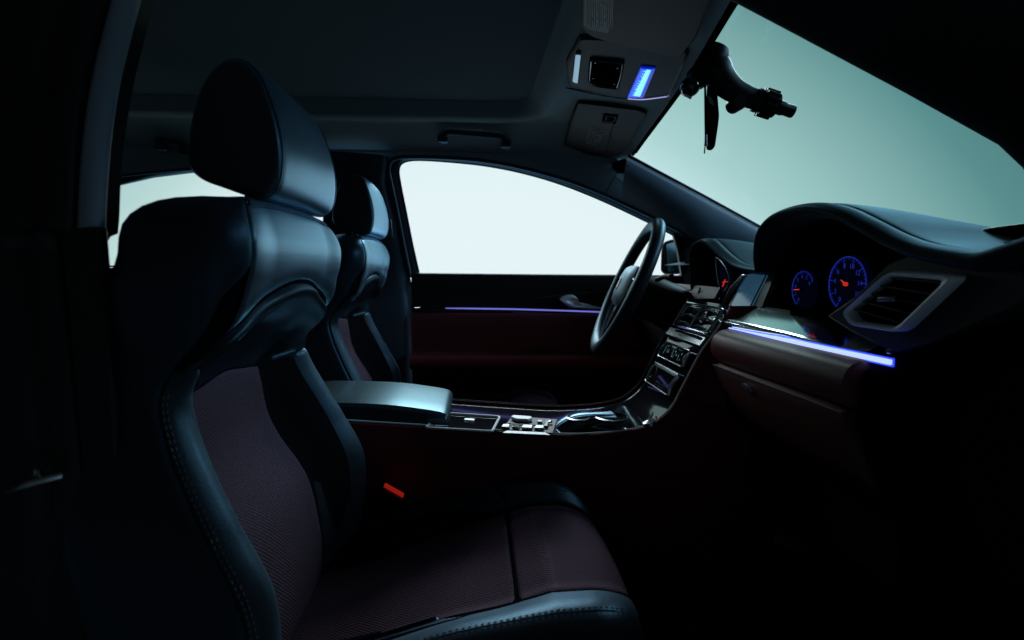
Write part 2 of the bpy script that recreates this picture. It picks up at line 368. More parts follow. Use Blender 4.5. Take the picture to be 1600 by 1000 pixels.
# begin the lower edge further back so the pillar root blends into the rail
rows = []
for t, o in [(0, (.02, .03, .012)), (.0, (0, 0, 0)), (.10, (-.004, -.016, -.002)), (.35, (-.008, -.026, -.004)), (.7, (-.004, -.022, 0)), (.95, (0, -.008, 0)), (1, (0, .0, 0)), (1, (0, .03, 0))]:
    rows.append([a.lerp(b, t)+Vector(o) for a, b in zip(at, ab)])
apil = mat('lit_pillar_trim', (.15, .21, .27), .5, bump=('noise', 600, .12, .0005), spec=.5)  # paler blue copy of the pillar trim; light from the windshield put into colour
loft('windshield_pillar', rows, apil, body, n=50, sub=4)
MB().tube([Vector(p) for p in catmull([p+Vector((.004, 0, .004)) for p in ap_top], 5)], .004, 8).build('windshield_seal', matte, body)
MB().tube(resample([PY(978,247,.495), PY(955,285,.565), PY(946,303,.582)], 10), .0012, 6).build('pillar_seam', matte, body)
MB().lathe(PY(974,258,.535), (0, 0, 1), [(.0001, -.026), (.020, -.022), (.034, -.008), (.036, .006), (.0001, .02)], 20).build('header_corner', matte, body)
# near windshield pillar: thick dark post in the top right of the view
ni = [Vector((.24, -.44, 1.36)), PY(1145,0,-.45), PY(1240,50,-.455), PY(1420,146,-.465), PY(1560,224,-.47), PY(1600,262,-.47), PY(1680,420,-.475), PY(1760,640,-.48)]
ni = resample(ni, 60); rows = []
for o in [(.015, .0, .03), (0, 0, 0), (-.010, -.02, .003), (-.02, -.08, .04), (-.02, -.16, .10), (-.02, -.22, .2), (.05, -.24, .26), (.08, -.1, .2)]:
    rows.append([p+Vector(o) for p in ni])
loft('windshield_pillar', rows, plastic, body, n=60, sub=3)
# frit band / serrated header edge
hd = [Vector((XH(y), y, ZH(y)-.002)) for y in np.linspace(-.52, .52, 80)]
MB().grid([[p+Vector((-.008, 0, .012)), p+Vector((.004, 0, -.001)), p+Vector((.010, 0, .002)), p+Vector((.012, 0, .02))] for p in hd]).build('header_trim', matte, body, recalc=False)
mb = MB()
for y in np.linspace(-.5, .5, 330):
    p = Vector((XH(y)+.011, y, ZH(y)+.001)); mb.box(p, (.004, .0018, .003))
mb.build('header_edge_dots', matte, body)
# windshield glass
wsT = [Vector((XH(y)+.004, y, ZH(y)+.012)) for y in np.linspace(-.47, .56, 24)]
wsB = [Vector((.99+.05*(1-(y/.62)**2), y, 1.06)) for y in np.linspace(-.60, .76, 24)]
wsM = [a.lerp(b, .5)+Vector((.006, 0, .014)) for a, b in zip(wsT, wsB)]
loft('windshield', [wsT, wsM, wsB], tint_glass, body, n=24, sub=6)

# rear side window opening (far)
RW = [(130,312),(175,293),(240,278),(320,268),(400,262),(505,256)]
rear_door = thing('car_door', (-.9, .70, .40), 'driver side rear door seen behind the near front seat, dark panel under window', 'car door')
rtop = [Vector(p) for p in catmull([PT(*p, .012) for p in RW], 5)]
loft('window_frame', [[PT(*p, .012) for p in RW], [PT(p[0], p[1]-3, -.002) for p in RW], [PT(*p, -.014) for p in RPX[:-1]]], rubber, rear_door, n=60, sub=3)
MB().tube([PT(*p, -.012) for p in RPX[:-1]], .005, 8).build('door_seal', trim, rear_door)
MB().prism([PT(*p, .014) for p in RW]+[PT(508,440,.014), PT(100,430,.014)], (0, .004, 0)).build('window_glass', clear_glass, rear_door)
MB().prism([PT(60,415,.0), PT(510,430,.0), PY(510,760,.70), PY(-100,760,.70)], (0, .04, 0)).build('door_panel', plastic, rear_door)
MB().prism([PT(168,414.5,-.006), PT(182,415,-.006), PT(182,417.5,-.006), PT(168,417.5,-.006)], (0, .004, 0)).build('sill_strip', chrome_soft, rear_door)
MB().prism([PT(40,200,.0), PT(140,296,.0), PT(128,430,.0), PT(20,430,.0)], (0, .04, 0)).build('rear_pillar', plastic, rear_door)

# near B pillar: curved trim edge, the light on it put into a paler colour
nb = [PY(217,-30,-.60), PY(197,45,-.60), PY(179,120,-.605), PY(166,200,-.61), PY(158,290,-.615), PY(155,362,-.62)]
nb = [Vector(p) for p in catmull(nb, 6)]; n_ = len(nb)
rows = []
for o in [(-.03, .035, 0), (-.012, .024, 0), (-.003, .014, 0), (-.001, .006, 0), (-.005, -.003, 0), (-.012, -.006, 0), (-.017, -.004, 0), (-.019, .004, 0)]:
    rows.append([p+Vector(o) for p in nb])
edge_lit = mat('pillar_edge_lit', (.19, .26, .33), .5, spec=.5)
loft('pillar_trim', rows, edge_lit, body, n=40, sub=5)
nb2 = [Vector(p) for p in catmull([p+Vector((-.019, -.002, 0)) for p in (nb[0], nb[n_//3], nb[2*n_//3], nb[-1])]+[PY(132,372,-.62)+Vector((-.018, 0, 0)), PY(134,520,-.62)+Vector((-.01,0,0)), PY(140,760,-.62), PY(150,1060,-.62)], 6)]
rows = []
for o in [(.006, .05, 0), (.0, .0, 0), (-.006, -.012, 0), (-.018, -.016, 0), (-.024, -.006, 0), (-.034, -.010, 0), (-.05, -.02, 0), (-.12, -.03, 0), (-.25, -.02, 0), (-.3, .05, 0)]:
    rows.append([p+Vector(o) for p in nb2])
loft('door_pillar', rows, plastic, body, n=60, sub=4)
b = MB().prism([nb[-1]+Vector((.003, -.006, .004)), nb[-1]+Vector((-.030, -.008, .004)), nb[-1]+Vector((-.026, -.008, -.5)), nb[-1]+Vector((.006, -.006, -.5))], (0, .015, 0)); b.build('lower_pillar_trim', plastic, body, bevel=.003)
# door striker on near pillar
st = thing('door_striker', PY(50, 750, -.645), 'small metal door latch striker catching light on the dark pillar at far left', 'latch')
MB().tube([Vector(p) for p in catmull([PY(14,768,-.64), PY(22,764,-.66), PY(50,755,-.668), PY(92,744,-.66), PY(99,742,-.64)], 4)], .0035, 8).build('loop', satin, st)
MB().prism(roundpoly([PY(12,738,-.635), PY(60,732,-.635), PY(66,756,-.635), PY(16,768,-.635)], .005), (0, .008, 0)).build('plate', chrome_soft, st, bevel=.0015)

# floor, sills, firewall, unseen rear panel added to keep light out
MB().box((-.4, 0, .33), (3.0, 1.5, .02)).build('floor_panel', carpet, body)
MB().box((-.4, -.72, .40), (3.0, .10, .16)).build('door_sill', plastic, body, bevel=.02)
MB().box((1.02, 0, .66), (.03, 1.46, .70)).build('firewall', matte, body)
MB().box((-1.85, 0, .9), (.03, 1.46, 1.1)).build('rear_light_block', matte, body)

# =================================================================== SEATS
NEXP = 5.5
def sup(phi, NEXP=NEXP):
    a = math.radians(phi*90); s, c = math.sin(a), math.cos(a)
    r = (abs(s)**NEXP+abs(c)**NEXP)**(-1/NEXP); return s*r, c*r      # lateral, fore
def rim(d, r): d = max(d, 0); return math.sqrt(max(0, 1-(1-min(d/r, 1))**2))
def patch(body_f, qb, hb, na, nb, puff, r, size, m, name, parent, rtop=None, rbot=None, ptop=None, pbot=None, lines=(), rs=None):
    # qb(t)->(q0,q1) lateral limits as function of b ; hb(q)->(h0,h1); puff depth at edges, radius r (metres)
    Wd, Hd = size; rs = rs or r; P = []; UV = []
    def qh(a, b):
        q0, q1 = qb(b); q = q0+(q1-q0)*a; h0, h1 = hb(q); return q, h0+(h1-h0)*b
    for i in range(na+1):
        row = []; uvr = []; a = i/na
        for j in range(nb+1):
            bb = j/nb; q, h = qh(a, bb); p = body_f(q, h); e = .004
            du = body_f(q+e, h)-body_f(q-e, h); dv = body_f(q, h+e)-body_f(q, h-e); nn = du.cross(dv)
            nn = nn.normalized() if nn.length > 1e-9 else Vector((1, 0, 0))
            cen = body_f(q, h)-body_f.center(h)
            if nn.dot(cen) < 0: nn = -nn
            d = puff*(1-rim(min(a, 1-a)*Wd, rs))
            d = max(d, (ptop or puff)*(1-rim((1-bb)*Hd, rtop or r))); d = max(d, (pbot or puff)*(1-rim(bb*Hd, rbot or r)))
            for (fn, w, dep) in lines:
                x = fn(q, h); d += dep*math.exp(-(x/w)**2)
            row.append(p-nn*d); uvr.append((a*Wd, bb*Hd))
        P.append(row); UV.append(uvr)
    ob = MB().grid(P, uv=UV).build(name, m, parent, recalc=False, uv=True)
    return ob, P
def stitches(pts, name, parent, step=.0075, ln=.0046, r=.0005, lift=Vector((0, 0, 0))):
    L_ = sum((pts[i+1]-pts[i]).length for i in range(len(pts)-1)); n = max(2, int(L_/step)); q = resample(pts, n*4)
    mb = MB()
    for i in range(0, len(q)-3, 4):
        mb.tube([q[i]+lift, q[i+1]+lift, q[i+2]+lift], r, 5)
    return mb.build(name, thread, parent)

class BackF:
    def __init__(s, x0, yc):
        s.x0, s.yc = x0, yc
        s.w = curve1([.38, .46, .54, .63, .71, .78, .84, .90, .95, 1.0, 1.2], [.245, .260, .266, .264, .256, .244, .230, .226, .232, .235, .235])
        s.xf = curve1([.38, .46, .54, .634, .71, .757, .81, .848, .88, .915, .955, 1.0, 1.04, 1.2], [-.235, -.215, -.198, -.198, -.232, -.256, -.281, -.290, -.274, -.241, -.221, -.213, -.216, -.22])
        s.xr = curve1([.38, .6, .8, .9, .96, 1.0, 1.2], [-.37, -.395, -.44, -.428, -.386, -.354, -.32])
        s.c = curve1([.38, .46, .6, .72, .80, .84, .88, .93, 1.0, 1.2], [.040, .045, .074, .088, .064, .052, .036, .020, .016, .014])
    def center(s, h): return Vector((s.x0+s.xr(min(h, 1.0))+.035, s.yc, min(h, 1.02)))
    def __call__(s, q, h):
        l, f = sup(q, 6.2-2.9*smooth((h-.88)/.09) if abs(q) < 1 else 6.0); hh = min(h, 1.0); k = 1; z = h; kx = 1
        w, xf, xr, c = s.w(hh), s.xf(min(h, 1.03)), s.xr(hh), s.c(hh)
        if h > 1.0:
            al = min((h-1.0)/.1, 1)*math.pi/2; z = 1.0+.071*math.sin(al)**.8; k = max(math.cos(al), 1e-4)**.45; kx = max(math.cos(al), 1e-4)**.62
            z -= .010*abs(l)**3*math.sin(al)
        xm = (xf+xr)/2; x = xm+f*(kx if f > 0 else kx**1.7)*(xf-xm if f > 0 else xm-xr)
        y = l*w*k
        if f > 0:
            u = abs(y)/w; x -= c*kx*(1-smooth((u-.45)/.455))*min(1, f*1.0)
        return Vector((s.x0+x, s.yc+y, z))
ZC = lambda q: .958-.060*min(abs(q)/.5, 1.15)**2.2         # crease under the shoulder pad
ZW = lambda q: .836-.010*smooth(abs(q)/.28)+(.052 if q < 0 else .012)*smooth((abs(q)-.26)/.24)   # lower limit of the wing panel
QI = .285
def make_seat(x0, yc, loc, label):
    s = thing('car_seat', loc, label, 'car seat')
    B = BackF(x0, yc)
    # dark inner hull just inside the panels so no gap shows
    hull = [[B.center(h)+(B(q, h)-B.center(h))*(.93 if h < .86 else .96) for h in np.linspace(.38, 1.0965, 70)] for q in np.linspace(-2, 2, 90)]
    for row in hull:
        for k, p in enumerate(row): pass
    MB().grid(hull, closeu=False).build('backrest', matte, s, recalc=False)
    sq = lambda b: (-.49, .49)
    patch(B, sq, lambda q: (ZC(q)+.0, 1.052), 110, 50, .0025, .012, (.44, .13), leather, 'shoulder_pad', s, rbot=.032, pbot=.011, rs=.008, rtop=.010, ptop=.006)
    # top cap
    patch(B, lambda b: (-.49, .49), lambda q: (1.052, 1.0995), 80, 30, .0025, .008, (.44, .07), leather, 'top_panel', s, ptop=.0001, rtop=.001)
    # wing
    patch(B, lambda b: (-.60, .60), lambda q: (ZW(q), ZC(q)), 130, 44, .004, .010, (.42, .10), shaded_wing_leather, 'wing_panel', s, rtop=.007, ptop=.010, rbot=.02, pbot=.006, lines=((lambda q, h: h-(ZC(q)-.010), .012, -.006),))
    # insert
    ob, P = patch(B, lambda b: (-QI, QI), lambda q: (.40, ZW(q)), 70, 130, .005, .012, (.25, .42), fabric, 'backrest_insert', s, rtop=.025)
    for sd in (1, -1):
        ob, P = patch(B, (lambda b: (QI, .60)) if sd > 0 else (lambda b: (-.60, -QI)), lambda q: (.40, ZW(q)), 50, 130, .004, .010, (.13, .43), bolster_leather, 'backrest_bolster', s)
        row = P[-4] if sd > 0 else P[3]
        stitches([p for p in row[8:-6]], 'stitching', ob)
        row = P[-7] if sd > 0 else P[6]
        stitches([p for p in row[8:-6]], 'stitching', ob)
        # side panels up the flank
        q0, q1 = (.60, 1.42) if sd > 0 else (-1.42, -.60)
        patch(B, (lambda b: (.60-.11*smooth((b-.78)/.06), 1.42)) if sd > 0 else (lambda b: (-1.42, -(.60-.11*smooth((b-.78)/.06)))), lambda q: (.40, 1.0995), 40, 90, .0022, .008, (.2, .66), seam_leather, 'side_panel', s, ptop=.0001, rtop=.001)
    patch(B, lambda b: (1.42, 2.58), lambda q: (.40, 1.0995), 50, 60, .005, .012, (.4, .66), plastic, 'rear_panel', s, ptop=.0001, rtop=.001)
    # double piping along the top edge of shoulder pad
    for dh in (1.049, 1.055):
        MB().tube([B(q, dh)+ (B(q, dh)-B.center(dh)).normalized()*-.001 for q in np.linspace(-.47, .47, 60)], .0022, 8).build('piping', seam_leather, s)
    # ---------- cushion
    cush = thing('seat_cushion', loc, None, None); cush.parent = s; cush.location = (0, 0, 0)
    class CushF:
        w = staticmethod(curve1([-.4, -.2, 0, .1, .16, .3], [.235, .250, .252, .248, .240, .240]))
        zt = staticmethod(curve1([-.4, -.22, -.12, -.03, .06, .12, .16, .3], [.490, .512, .540, .566, .581, .586, .588, .588]))
        c = staticmethod(curve1([-.4, -.2, 0, .07, .13, .3], [.034, .044, .048, .040, .030, .026]))
        def center(f, h): return Vector((x0+min(h, .10), yc+.03, .46))
        def __call__(f, q, h):
            l, t = sup(q, 4.2); hh = min(h, .10); kk = 1.0; xx = h; kz = 1
            if h > .10:
                al = min((h-.10)/.16, 1)*math.pi/2; xx = .10+.112*math.sin(al)**.9; kk = max(math.cos(al), 1e-4)**.22; kz = max(math.cos(al), 1e-4)**.55
            w = f.w(hh)*kk; zt, zb = f.zt(min(h, .16)), .40; zm = (zt+zb)/2-.02
            z = zm+t*(kz if t > 0 else kz)*(zt-zm if t > 0 else zm-zb); y = l*w
            if t > 0: z -= f.c(hh)*(1-smooth((abs(y)/w-.40)/.46))*min(1, t)*kz
            if h > .10: xx += .012*(1-l*l)
            return Vector((x0+xx, yc+.03+y, z))
    C = CushF()
    hull = [[C.center(h)+(C(q, h)-C.center(h))*.96 for h in np.linspace(-.36, .255, 60)] for q in np.linspace(-2, 2, 80)]
    MB().grid(hull).build('cushion_base', matte, cush, recalc=False)
    QC = .315
    XS = .055
    ob, P = patch(C, lambda b: (-QC, QC), lambda q: (-.36, XS), 90, 120, .007, .014, (.32, .42), fabric, 'cushion_insert', cush, rtop=.008, ptop=.009)
    ob, P = patch(C, lambda b: (-QC-.0*b, QC+.0*b), lambda q: (XS, .2598), 90, 70, .007, .014, (.32, .24), fabric, 'thigh_support', cush, rbot=.010, pbot=.009, ptop=.0001, rtop=.001)
    for sd in (1, -1):
        qa = (lambda b: (QC, .66)) if sd > 0 else (lambda b: (-.66, -QC))
        seam = lambda q, h: (abs(q)-.435-.05*smooth((h+.3)/.35)+.13*smooth((h-.02)/.10))*.5
        cross = lambda q, h: (h-.015-.25*(.52-abs(q))) if abs(q) > .35 else 1
        ob, P = patch(C, qa, lambda q: (-.36, .2598), 70, 190, .006, .012, (.15, .62), bolster_leather, 'cushion_bolster', cush, ptop=.0001, rtop=.001,
                      lines=((cross, .0030, .0035),) if sd > 0 else ())
        n = len(P)
        for k in ((16, 19) if sd > 0 else (n-30, n-33)):
            stitches([p+Vector((0, 0, .0008)) for p in P[k][30:(150 if sd > 0 else 165)]], 'stitching', ob)
        MB().tube([p+Vector((0, 0, -.0008)) for p in (P[17] if sd > 0 else P[n-32])[20:160]], .0016, 6).build('piping', seam_leather, ob)
        patch(C, (lambda b: (.66, 1.5)) if sd > 0 else (lambda b: (-1.5, -.66)), lambda q: (-.36, .2598), 20, 50, .004, .01, (.15, .6), seam_leather, 'cushion_side', cush, ptop=.0001, rtop=.001)
    MB().box((x0-.05, yc+.03, .385), (.44, .40, .07)).build('seat_base', plastic, s, bevel=.01)
    # ---------- head restraint: side profile lofted across the width
    prof = [(-.343,1.108),(-.339,1.150),(-.325,1.195),(-.303,1.228),(-.278,1.238),(-.254,1.222),(-.237,1.180),(-.228,1.135),(-.230,1.095),(-.241,1.072),(-.262,1.066),(-.300,1.078),(-.330,1.090)]
    pr = [Vector((-.222+(p[0]+.232)*.92, 1.062+(p[1]-1.066)*.93)) for p in catmull(prof, 6, True)]; cx = Vector((-.286, 1.150)); hw = .132
    def ringh(t, k, dz=0):       # t lateral -1..1
        return [Vector((x0+cx.x+(p.x-cx.x)*k, yc+.012+t*hw, cx.y+(p.y-cx.y)*k+dz-.004*t*t)) for p in pr]
    hr = thing('head_restraint', loc, None, None); hr.parent = s; hr.location = (0, 0, 0)
    rows = []
    for t in np.linspace(-.93, .93, 41):
        e = min(1, (1-abs(t))/.07); k = 1.0-.035*abs(t)**3-.016*(1-rim((0.93-abs(t))*hw, .010))
        rows.append(ringh(t, k))
    MB().grid(rows, closev=True).build('cover', leather, hr)
    for sd in (1, -1):
        rows = []
        for t, k in [(.93, .946), (.937, .956), (.950, .958), (.970, .950), (.990, .925), (1.0, .88), (1.006, .80), (1.010, .6), (1.012, .3), (1.012, .02)]:
            rows.append(ringh(sd*t, k))
        MB().grid(rows, closev=True).build('side_panel', leather, hr)
    MB().tube(ringh(-.93, .951), .0022, 6, closed=True).build('piping', seam_leather, hr)
    MB().tube(ringh(.93, .951), .0022, 6, closed=True).build('piping', seam_leather, hr)
    for dy in (-.062, .062):
        MB().tube([Vector((x0-.275, yc+.017+dy, 1.02)), Vector((x0-.278, yc+.017+dy, 1.12))], .006, 12).build('post', chrome, hr)
        MB().lathe((x0-.275, yc+.017+dy, 1.045), (-.03, 0, 1), [(.001, .030), (.012, .030), (.015, .026), (.016, .0)], 20).build('post_collar', plastic, hr)
    return s
def clone(o, parent=None, off=None):
    c = o.copy(); COL.objects.link(c); c.parent = parent
    for ch in list(o.children): clone(ch, c)
    return c
seat = make_seat(0.0, -.385, (-.08, -.385, .35), 'nearest black leather front seat with maroon fabric centre, filling the left foreground')
seat2 = clone(seat); seat2.location = (-.115, .39, .35)
seat2['label'] = 'far driver seat behind the near one, smaller, beyond the centre armrest'
for o in (seat, seat2): o['group'] = 'front car seats'
for ch in seat2.children:
    if ch.name.startswith('seat_cushion'): ch.location.x += .09; ch.location.z += .018

# red seat belt buckle
bk = thing('seat_belt_buckle', PY(617, 790, -.17), 'seat belt buckle with bright red release button between near seat and console', 'seat belt buckle')
d0, d1 = PY(601, 757, -.165), PY(631, 774, -.165); ax = (d1-d0).normalized(); upv = Vector((ax.z*-1, 0, ax.x))
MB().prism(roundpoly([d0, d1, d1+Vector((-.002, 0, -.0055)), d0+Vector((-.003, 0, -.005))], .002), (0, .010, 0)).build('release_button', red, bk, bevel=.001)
MB().prism(roundpoly([d0+Vector((-.003, -.004, -.008)), d1+Vector((.002, -.004, -.010)), d1+Vector((-.008, -.004, -.10)), d0+Vector((-.012, -.004, -.09))], .006), (0, .030, 0)).build('buckle_body', plastic, bk, bevel=.003)

# =================================================================== DASHBOARD
dash = thing('dashboard', (.75, 0, .60), 'padded dashboard with two stitched hoods, burgundy lower half and blue light strip', 'dashboard')
def hood(px, X, zt, xf=.98, lift=None, off=.0, tk=.016):
    L = [Vector(p) for p in catmull([PX(u, v, X) for u, v in px], 8)]; L = resample(L, 120); n = len(L); N = []
    for i in range(n):
        t = (L[min(i+1, n-1)]-L[max(i-1, 0)]); nn = Vector((0, t.z, -t.y)).normalized()
        if nn.z < 0 and abs(nn.z) > .3: nn = -nn
        N.append(nn)
    # consistent outward direction
    for i in range(1, n):
        if N[i].dot(N[i-1]) < 0: N[i] = -N[i]
    if N[n//2].z < 0: N = [-q for q in N]
    rows = []
    secs = [(.055, -tk-.004), (.03, -tk-.005), (.010, -tk-.003), (.0, -tk), (-.006, -tk*.8), (-.009, -tk*.5), (-.007, -tk*.2), (-.001, 0), (.010, .002), (.020, .0005), (.0225, -.0022), (.025, .0005), (.04, .001)]
    for dx, dn in secs: rows.append([L[i]+Vector((dx, 0, 0))+N[i]*dn for i in range(n)])
    for f in (.12, .25, .42, .62, .82, 1.0):
        rows.append([Vector((X+.04+(xf-X-.04)*f, L[i].y*(1-.0*f), (L[i].z+.001)*(1-smooth(f**.8))+(zt(L[i].y))*smooth(f**.8))) for i in range(n)])
    C = [[Vector(q) for q in row] for row in zip(*[catmull([r[i] for r in rows], 4) for i in range(n)])]
    q = [L[i]-N[i]*(tk+.0035)+Vector((.052, 0, 0)) for i in range(n)]
    MB().prism([Vector((q[0].x, q[0].y, q[0].z-.12))]+q+[Vector((q[-1].x, q[-1].y, q[-1].z-.12))], (.006, 0, 0)).build('cluster_liner', matte, dash)
    return C, L, N
NH = [(1184,425),(1182,410),(1181.5,395),(1184,372),(1192,352),(1210,334),(1240,322),(1275,318.5),(1310,325),(1350,344),(1390,365),(1430,380),(1480,390),(1525,394),(1562,384),(1610,368),(1680,345)]
ztop = lambda y: 1.010+.002*math.cos(y*3)
C, L1, N1 = hood(NH, .50, ztop)
MB().grid(C).build('hood_pad', pad, dash, recalc=False)
MB().tube([L1[i]+Vector((.0225, 0, 0))-N1[i]*.0015 for i in range(4, len(L1))], .0010, 6).build('stitching', matte, dash)
FH = [(1084,470),(1082,440),(1080.5,415),(1081,393),(1087,379),(1098,373.5),(1108,376),(1120,387),(1134,400),(1152,412),(1178,418),(1215,420)]
C, L2, N2 = hood(FH, .60, lambda y: 1.015, tk=.012)
MB().grid(C).build('hood_pad', pad, dash, recalc=False)
# top deck behind the hoods
MB().grid([[Vector((x, y, z)) for y in np.linspace(-.66, .70, 20)] for x, z in [(.66, .985), (.75, 1.0), (.9, 1.012), (1.06, 1.02)]]).build('top_deck', pad, dash, recalc=False)
# recess liners, backs
# fascia column around near vent (X about .5) and black lower right end
def facex(prof, y0, y1, n=20): return [[Vector((x, y, z)) for x, z in prof] for y in np.linspace(y0, y1, n)]
# glossy ledge : top faces the windshield
led = MB()
yl_ = np.linspace(-.066, -.50, 40)
lbr = [Vector((.500, y, .876-.005*smooth((-.30-y)/.2))) for y in yl_]
lfr = [p+Vector((.066, 0, .0270)) for p in lbr]
rows = [[a.lerp(b, t)+Vector((0, 0, 0)) for a, b in zip(lfr, lbr)] for t in np.linspace(0, 1, 14)]
rows.append([p+Vector((-.003, 0, -.004)) for p in rows[-1]]); rows.append([p+Vector((-.001, 0, -.012)) for p in lbr])
MB().grid(rows).build('ledge_trim', mat('ledge_lacquer', (.88, .93, .93), .12, metal=1), dash, recalc=False)
# fascia around vent, from ledge up to the hood lip
fv = [PX(u, v, .514) for u, v in [(1290,494),(1335,462),(1385,412),(1420,396),(1545,402),(1590,396),(1620,470),(1480,530),(1400,556),(1330,520)]]
MB().prism([p for p in fv], (.04, 0, 0)).build('fascia', plastic, dash, bevel=.004)
# light strip
sf, sn = PX(1139,512.5,.496), PX(1391,566,.490)
mids = [sf.lerp(sn, t) for t in np.linspace(0, 1, 30)]
scl = [.30+.70*smooth(t*1.6) for t in np.linspace(0, 1, 30)]
MB().sweep(mids, [(.0034, 0), (.0024, .0025), (-.0024, .0025), (-.0034, 0), (-.003, -.0025), (.003, -.0025)], up=(0, 0, 1), scale=scl).build('light_strip', amb_core, dash)
MB().sweep([p+Vector((.003, 0, -.0005)) for p in mids], [(.0054, 0), (.004, .0025), (-.004, .0025), (-.0054, 0), (-.005, -.0025), (.005, -.0025)], up=(0, 0, 1), scale=scl).build('light_strip', amb, dash)
MB().lathe(PX(1389,549,.488), (-1, 0, 0), [(.001, .003), (.002, .003), (.0028, .001), (.003, -.002)], 14).build('light_sensor', satin, dash)
# burgundy lower dash: roll, seam, glove box, swinging round into the console side
roll = [(.512,.858),(.500,.860),(.484,.857),(.470,.848),(.463,.832),(.464,.815),(.472,.800),(.480,.797)]
glove = [(.480,.796),(.472,.794),(.467,.786),(.470,.765),(.480,.735),(.505,.695),(.55,.66),(.62,.64)]
def wrap(prof, m, name, ycorner=-.135, yend=-.515, nose=0):
    pr = catmull(prof, 6); rows = []
    for y in np.linspace(yend, ycorner, 26): rows.append([Vector((x, y, z+.006*smooth((ycorner-y)/.4))) for x, z in pr])
    for a in np.linspace(.1, 1, 8)*math.pi/2:
        rows.append([Vector((x+.03*(1-math.cos(a)), ycorner+.016*math.sin(a), z)) for x, z in pr])
    ends = [[Vector((x+.012, yend-.006, z+.006)) for x, z in pr], [Vector((x+.05, yend-.008, z+.006)) for x, z in pr]]
    return MB().grid(ends[::-1]+rows).build(name, m, dash, recalc=False)
wrap(roll, burgundy, 'padded_roll'); gb = wrap(glove, mat('glove_box_leather', (.065, .016, .016), .5, bump=('grain', 380, .15, .0008), spec=.3), 'glove_box')
MB().tube([Vector((.4665, y, .7905+.006*smooth((-.135-y)/.4))) for y in np.linspace(-.515, -.14, 30)], .0022, 8).build('trim_line', burgundy, gb)
MB().sweep(resample([PX(1160,601,.468), PX(1168,606,.462), PX(1176,612,.468)], 8), [(.003, .002), (-.003, .002), (-.003, -.002), (.003, -.002)], up=(0, 0, 1)).build('latch', satin, gb)
MB().prism([Vector((.62, -.525, .99)), Vector((.545, -.525, .93)), Vector((.508, -.525, .868)), Vector((.478, -.525, .852)), Vector((.475, -.525, .78)), Vector((.52, -.525, .68)), Vector((.6, -.525, .60)), Vector((1.0, -.525, .45)), Vector((1.0, -.525, 1.0)), Vector((.60, -.525, 1.01))], (0, -.14, 0)).build('end_panel', matte, dash, bevel=.015)
MB().box((.78, .0, .72), (.44, 1.02, .34)).build('dash_core', matte, dash)
# driver side lower dash
dp = [(.60,.93),(.585,.90),(.575,.86),(.56,.85),(.545,.82),(.56,.76),(.60,.66),(.66,.58)]
MB().grid([[Vector((x, y, z)) for x, z in catmull(dp, 5)] for y in np.linspace(.13, .68, 20)]).build('knee_panel', plastic, dash, recalc=False)
MB().prism([PX(1072,372,.70), PX(1100,380,.68), PX(1100,470,.66), PX(1066,470,.66), PX(1068,438,.68)], (.05, 0, 0)).build('end_panel', matte, dash, bevel=.006)

# near air vent
def ring(outer, inner, depth, y=None):
    n = len(outer); return outer, inner
def vent_frame(cor, wdt, dpt, r, m, name, parent, dirv=(-1, 0, 0)):
    o = roundpoly(cor, r, 6); c = sum(o, Vector())/len(o); dv = Vector(dirv)
    def ins(k): return roundpoly([c+(p-c)*k for p in [Vector(q) for q in cor]], r*.9, 6)
    i1, i2 = ins(1-wdt), ins(1-wdt*.5)
    return MB().grid([[p-dv*.01 for p in o], [p+dv*dpt*.6 for p in o], [p+dv*dpt for p in ins(1-wdt*.3)], [p+dv*dpt*.8 for p in ins(1-wdt*.75)], [p for p in i1], [p-dv*.005 for p in ins(1-wdt*1.05)]], closev=True).build(name, m, parent)
vc = [PX(1321,489,.507), PX(1397,422.5,.507), PX(1508,429,.507), PX(1412,520,.507), PX(1334,508,.507)]
vent = MB(); vf = vent_frame(vc, .19, .009, .014, silver, 'air_vent', dash)
vcc = sum(vc, Vector())/5
MB().prism([vcc+(p-vcc)*.88+Vector((.005, 0, 0)) for p in vc], (.001, 0, 0)).build('vent_box', matte, vf)
for k in range(5):
    t = .14+.18*k; a = vc[1].lerp(vc[0], t); b = vc[2].lerp(vc[3], t)
    a2, b2 = a.lerp(b, .10), a.lerp(b, .90)
    MB().sweep([a2+Vector((.001, 0, 0)), b2+Vector((.001, 0, 0))], [(.0012, .005), (-.0012, .005), (-.0035, -.004), (-.0015, -.005)], up=(0, 0, 1)).build('slat', plastic, vf, bevel=.0005)
tb = PX(1375,468,.500); MB().sweep([tb, PX(1402,467,.500)], [(.0028, .004), (-.0028, .004), (-.0032, -.004), (.0032, -.004)], up=(0, 0, 1)).build('vent_tab', chrome_soft, vf, bevel=.001)
# defroster / speaker grille on the pad, upper right
gr = [Vector(p) for p in catmull([PP(u, v, (.5, 0, 1.016), (.12, .05, 1)) for u, v in [(1512,374),(1530,366),(1565,360),(1610,356),(1650,358),(1650,368),(1600,374),(1550,378)]], 4, True)]
MB().prism(gr, (0, 0, .004)).build('speaker_grille', matte, dash, bevel=.001)
MB().tube([p+Vector((0, 0, .004)) for p in gr], .0016, 6, closed=True).build('grille_rim', plastic, dash)
